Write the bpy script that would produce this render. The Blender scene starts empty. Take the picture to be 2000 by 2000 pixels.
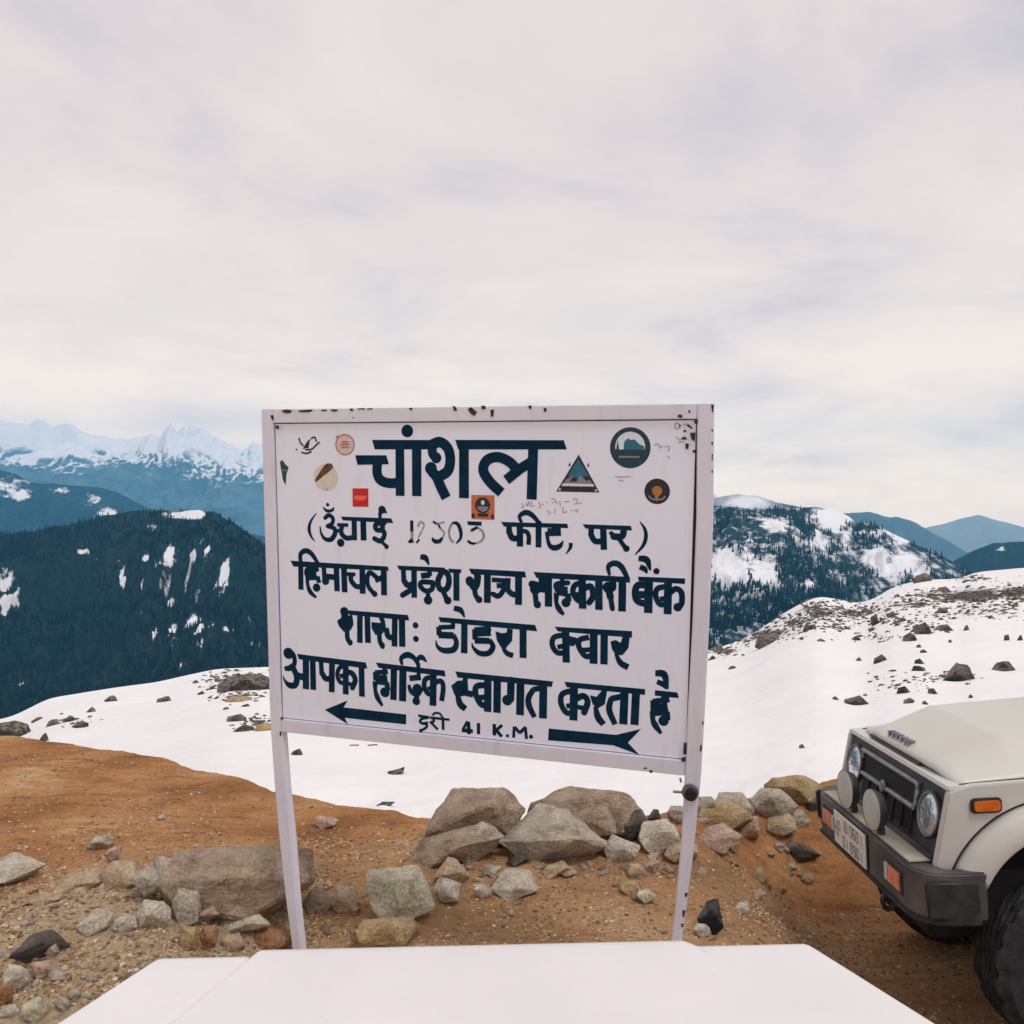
import bpy, bmesh, math, random
import numpy as np
from mathutils import Vector, Matrix, Euler

# ------------------------------------------------------------------ camera, sky, sun, exposure
scene = bpy.context.scene
CAM_H = 2.3
HOR = 960.0      # image row (of 2000) of the true horizon
FPX = 1900.0     # focal length in the same units
cam_data = bpy.data.cameras.new('camera')
cam = bpy.data.objects.new('camera', cam_data)
scene.collection.objects.link(cam)
cam_data.sensor_width = 36.0
cam_data.lens = 36.0 * FPX / 2000.0
cam_data.clip_start = 0.05
cam_data.clip_end = 60000.0
cam.location = (0, 0, CAM_H)
cam.rotation_euler = (math.radians(90) - math.atan((1000 - HOR) / FPX), 0, 0)
scene.camera = cam

SUN_EL, SUN_AZ = math.radians(60), math.radians(138)   # azimuth measured from +Y towards +X
world = bpy.data.worlds.new('World'); scene.world = world
world.use_nodes = True
wn = world.node_tree; wn.nodes.clear()
def wnode(t, **k):
    n = wn.nodes.new(t)
    for a, b in k.items(): setattr(n, a, b)
    return n
def overcast():
    L = wn.links.new
    out = wnode('ShaderNodeOutputWorld'); mix = wnode('ShaderNodeMixShader'); mix.inputs[0].default_value = 0.94
    b1 = wnode('ShaderNodeBackground'); b1.inputs[1].default_value = 0.1
    b2 = wnode('ShaderNodeBackground'); b2.inputs[1].default_value = 1.0
    sky = wnode('ShaderNodeTexSky', sky_type='NISHITA'); sky.sun_disc = False
    sky.sun_elevation = SUN_EL; sky.sun_rotation = SUN_AZ; sky.altitude = 3700
    L(sky.outputs[0], b1.inputs[0])
    tc = wnode('ShaderNodeTexCoord'); sep = wnode('ShaderNodeSeparateXYZ'); L(tc.outputs['Generated'], sep.inputs[0])
    ab = wnode('ShaderNodeMath', operation='ABSOLUTE'); L(sep.outputs[2], ab.inputs[0])
    zz = wnode('ShaderNodeMath', operation='ADD'); L(ab.outputs[0], zz.inputs[0]); zz.inputs[1].default_value = 0.22
    dx = wnode('ShaderNodeMath', operation='DIVIDE'); L(sep.outputs[0], dx.inputs[0]); L(zz.outputs[0], dx.inputs[1])
    dy = wnode('ShaderNodeMath', operation='DIVIDE'); L(sep.outputs[1], dy.inputs[0]); L(zz.outputs[0], dy.inputs[1])
    cb = wnode('ShaderNodeCombineXYZ'); L(dx.outputs[0], cb.inputs[0]); L(dy.outputs[0], cb.inputs[1])
    n1 = wnode('ShaderNodeTexNoise'); n1.inputs['Scale'].default_value = 1.25; n1.inputs['Detail'].default_value = 6; n1.inputs['Roughness'].default_value = .58
    n1.inputs['Distortion'].default_value = .35
    L(cb.outputs[0], n1.inputs[0])
    r1 = wnode('ShaderNodeValToRGB'); e = r1.color_ramp.elements
    e[0].position = .34; e[0].color = (.615, .595, .655, 1)
    e[1].position = .60; e[1].color = (.850, .785, .762, 1)
    m = e.new(.46); m.color = (.765, .708, .715, 1)
    L(n1.outputs[0], r1.inputs[0])
    # the deck is brighter and creamier low over the ranges
    hb = wnode('ShaderNodeValToRGB'); h = hb.color_ramp.elements
    h[0].position = 0.0; h[0].color = (2.15, 1.78, 1.36, 1); h[1].position = .75; h[1].color = (1.07, 1.04, 1.03, 1)
    for p, c in ((.085, (1.76, 1.52, 1.27)), (.174, (1.30, 1.20, 1.11)), (.34, (1.15, 1.09, 1.05))): q = h.new(p); q.color = (*c, 1)
    L(ab.outputs[0], hb.inputs[0])
    mx = wnode('ShaderNodeMix', data_type='RGBA', blend_type='MULTIPLY'); mx.inputs[0].default_value = 1.0; L(r1.outputs[0], mx.inputs[6]); L(hb.outputs[0], mx.inputs[7])
    L(mx.outputs[2], b2.inputs[0])
    L(b1.outputs[0], mix.inputs[1]); L(b2.outputs[0], mix.inputs[2]); L(mix.outputs[0], out.inputs[0])
overcast()
sun_d = bpy.data.lights.new('sun', 'SUN'); sun_d.energy = 1.35; sun_d.angle = math.radians(16); sun_d.color = (1.0, .97, .93)
sun = bpy.data.objects.new('sun', sun_d); scene.collection.objects.link(sun)
sd = Vector((math.sin(SUN_AZ) * math.cos(SUN_EL), math.cos(SUN_AZ) * math.cos(SUN_EL), math.sin(SUN_EL)))
sun.rotation_euler = sd.to_track_quat('Z', 'Y').to_euler()
vs = scene.view_settings
vs.view_transform = 'Standard'; vs.look = 'None'; vs.exposure = 0.0; vs.gamma = 1.0; vs.use_curve_mapping = False
scene.cycles.use_denoising = True
scene.cycles.max_bounces = 6
scene.cycles.volume_bounces = 1

# ------------------------------------------------------------------ helpers
COL = scene.collection
random.seed(7)
def hash3(ix, iy, iz, seed):
    h = (ix.astype(np.int64) * 374761393 + iy.astype(np.int64) * 668265263 + iz.astype(np.int64) * 2147483647 + seed * 974634777) & 0xffffffff
    h = ((h ^ (h >> 13)) * 1274126177) & 0xffffffff
    h = (h ^ (h >> 16)) * 2246822519 & 0xffffffff
    return ((h ^ (h >> 15)) & 0xffffff) / float(0xffffff)
def vnoise(x, y, z=0.0, seed=0):
    x, y, z = np.broadcast_arrays(np.asarray(x, float), np.asarray(y, float), np.asarray(z, float))
    ix, iy, iz = np.floor(x), np.floor(y), np.floor(z)
    fx, fy, fz = x - ix, y - iy, z - iz
    fx, fy, fz = [q * q * q * (q * (q * 6 - 15) + 10) for q in (fx, fy, fz)]
    r = 0
    for a in (0, 1):
        for b in (0, 1):
            for c in (0, 1):
                r = r + hash3(ix + a, iy + b, iz + c, seed) * (fx if a else 1 - fx) * (fy if b else 1 - fy) * (fz if c else 1 - fz)
    return r * 2 - 1
def fbm(x, y, z=0.0, o=5, seed=0, gain=.5, ridged=False):
    r, a, s = 0, 1.0, 0.0
    x = np.asarray(x, float); y = np.asarray(y, float); z = np.asarray(z, float)
    for k in range(o):
        n = vnoise(x, y, z, seed + k * 17)
        if ridged: n = 1 - 2 * np.abs(n)
        r = r + a * n; s += a; a *= gain
        x, y, z = x * 2.03 + 5.1, y * 2.03 + 9.7, z * 2.03 + 3.3
    return r / s
def sstep(a, b, x):
    t = np.clip((np.asarray(x, float) - a) / (b - a), 0, 1); return t * t * (3 - 2 * t)

def new_obj(name, mesh, m=None, parent=None, loc=None, rot=None):
    o = bpy.data.objects.new(name, mesh); COL.objects.link(o)
    if m is not None and mesh is not None and len(mesh.materials) == 0:
        for q in (m if isinstance(m, (list, tuple)) else [m]): mesh.materials.append(q)
    if parent is not None: o.parent = parent
    if loc is not None: o.location = loc
    if rot is not None: o.rotation_euler = rot
    return o
def mesh_np(name, V, F, smooth=True):
    me = bpy.data.meshes.new(name)
    V = np.asarray(V, np.float32); F = np.asarray(F, np.int32)
    k = F.shape[1]
    me.vertices.add(len(V)); me.vertices.foreach_set('co', V.ravel())
    me.loops.add(F.size); me.loops.foreach_set('vertex_index', F.ravel())
    me.polygons.add(len(F)); me.polygons.foreach_set('loop_start', np.arange(0, F.size, k, dtype=np.int32))
    me.polygons.foreach_set('loop_total', np.full(len(F), k, np.int32))
    me.polygons.foreach_set('use_smooth', np.full(len(F), smooth))
    me.update(calc_edges=True); me.validate()
    return me
def grid_faces(ni, nj):
    i, j = np.meshgrid(np.arange(ni - 1), np.arange(nj - 1), indexing='ij')
    a = (i * nj + j).ravel(); return np.stack([a, a + nj, a + nj + 1, a + 1], 1)
def set_attr(me, name, vals):
    at = me.attributes.new(name, 'FLOAT', 'POINT'); at.data.foreach_set('value', np.asarray(vals, np.float32).ravel())
def bm_mesh(name, bm, smooth=False):
    me = bpy.data.meshes.new(name); bm.to_mesh(me); bm.free()
    if smooth: me.polygons.foreach_set('use_smooth', np.ones(len(me.polygons), bool))
    return me
def empty(name, loc=(0, 0, 0), rot=(0, 0, 0), parent=None):
    o = bpy.data.objects.new(name, None); COL.objects.link(o); o.location = loc; o.rotation_euler = rot; o.empty_display_size = .2
    if parent: o.parent = parent
    return o
def tag(o, label=None, cat=None, group=None, kind=None):
    if label: o['label'] = label
    if cat: o['category'] = cat
    if group: o['group'] = group
    if kind: o['kind'] = kind
    return o
def shade_auto(o, ang=35):
    me = o.data
    me.polygons.foreach_set('use_smooth', np.ones(len(me.polygons), bool))
    me.set_sharp_from_angle(angle=math.radians(ang))

# materials ---------------------------------------------------------
def mk(name):
    m = bpy.data.materials.new(name); m.use_nodes = True
    nt = m.node_tree; b = nt.nodes['Principled BSDF']
    return m, nt, b
def N(nt, t, **k):
    n = nt.nodes.new(t)
    for a, b in k.items():
        if a in ('inp',):
            for i, v in b.items(): n.inputs[i].default_value = v
        else: setattr(n, a, b)
    return n
def ramp(nt, stops, src=None):
    r = N(nt, 'ShaderNodeValToRGB'); e = r.color_ramp.elements
    e[0].position, e[0].color = stops[0][0], (*stops[0][1], 1) if not isinstance(stops[0][1], float) else (stops[0][1],) * 3 + (1,)
    e[1].position, e[1].color = stops[-1][0], (*stops[-1][1], 1) if not isinstance(stops[-1][1], float) else (stops[-1][1],) * 3 + (1,)
    for p, c in stops[1:-1]:
        q = e.new(p); q.color = (*c, 1) if not isinstance(c, float) else (c,) * 3 + (1,)
    if src is not None: nt.links.new(src, r.inputs[0])
    return r.outputs[0]
def noise(nt, scale, detail=6, rough=.55, co=None, dist=0.0):
    n = N(nt, 'ShaderNodeTexNoise', inp={'Scale': scale, 'Detail': detail, 'Roughness': rough, 'Distortion': dist})
    if co is None:
        tc = nt.nodes.get('tc') or N(nt, 'ShaderNodeTexCoord', name='tc'); co = tc.outputs['Object']
    nt.links.new(co, n.inputs['Vector']); return n.outputs[0]
def mixc(nt, fac, a, b, mode='MIX'):
    n = N(nt, 'ShaderNodeMix', data_type='RGBA', blend_type=mode)
    for i, v in ((0, fac), (6, a), (7, b)):
        if isinstance(v, (int, float)): n.inputs[i].default_value = v
        elif isinstance(v, tuple): n.inputs[i].default_value = (*v, 1)
        else: nt.links.new(v, n.inputs[i])
    return n.outputs[2]
def mathn(nt, op, a, b=0.0, clamp=False):
    n = N(nt, 'ShaderNodeMath', operation=op, use_clamp=clamp)
    for i, v in ((0, a), (1, b)):
        if isinstance(v, (int, float)): n.inputs[i].default_value = v
        else: nt.links.new(v, n.inputs[i])
    return n.outputs[0]
def bump(nt, b, h, strength=.4, dist=.01):
    n = N(nt, 'ShaderNodeBump', inp={'Strength': strength, 'Distance': dist}); nt.links.new(h, n.inputs['Height']); nt.links.new(n.outputs[0], b.inputs['Normal'])
def attr(nt, name):
    a = N(nt, 'ShaderNodeAttribute', attribute_name=name); return a.outputs['Fac']
def simple(name, c, rough=.6, c2=None, scale=8.0, bmp=0.0, bscale=40.0, bdist=.004, metal=0.0, spec=.5, lo=.38, hi=.64):
    m, nt, b = mk(name)
    b.inputs['Roughness'].default_value = rough; b.inputs['Metallic'].default_value = metal
    b.inputs['Specular IOR Level'].default_value = spec
    if c2 is None: b.inputs['Base Color'].default_value = (*c, 1)
    else: nt.links.new(ramp(nt, [(lo, c), (hi, c2)], noise(nt, scale)), b.inputs['Base Color'])
    if bmp > 0: bump(nt, b, noise(nt, bscale, 5), bmp, bdist)
    return m
def rock_mat(name, a, b2, c, scale=3.0):
    m, nt, b = mk(name); b.inputs['Roughness'].default_value = .92; b.inputs['Specular IOR Level'].default_value = .2
    base = ramp(nt, [(.34, a), (.5, b2), (.66, c)], noise(nt, scale, 9, .66, dist=.4))
    speck = ramp(nt, [(.40, (.55, .55, .55)), (.52, (1.0, 1.0, 1.0)), (.66, (1.25, 1.22, 1.18))], noise(nt, 55, 4, .7))
    tc = nt.nodes['tc']; mp = N(nt, 'ShaderNodeMapping'); mp.inputs['Scale'].default_value = (1.2, 1.2, 7.0); mp.inputs['Rotation'].default_value = (.35, -.25, .2); nt.links.new(tc.outputs['Object'], mp.inputs[0])
    lay = noise(nt, 5, 8, .7, mp.outputs[0], .6)
    base = mixc(nt, .7, base, ramp(nt, [(.34, (.58, .55, .52)), (.47, (1., 1., 1.)), (.64, (1.18, 1.16, 1.12))], lay), 'MULTIPLY')
    col = mixc(nt, .75, base, speck, 'MULTIPLY')
    # patchy paler tint on upward-facing sides
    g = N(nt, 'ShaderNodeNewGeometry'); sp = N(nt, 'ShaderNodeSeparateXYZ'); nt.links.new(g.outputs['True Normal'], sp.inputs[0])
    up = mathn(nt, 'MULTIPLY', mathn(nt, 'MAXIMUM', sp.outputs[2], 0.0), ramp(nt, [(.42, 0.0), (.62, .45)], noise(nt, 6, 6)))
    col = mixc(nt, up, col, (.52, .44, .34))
    nt.links.new(col, b.inputs['Base Color'])
    h = mathn(nt, 'ADD', mathn(nt, 'ADD', noise(nt, 16, 9, .68), lay), mathn(nt, 'MULTIPLY', noise(nt, 90, 4, .7), .4))
    bump(nt, b, h, .95, .026)
    return m
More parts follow.
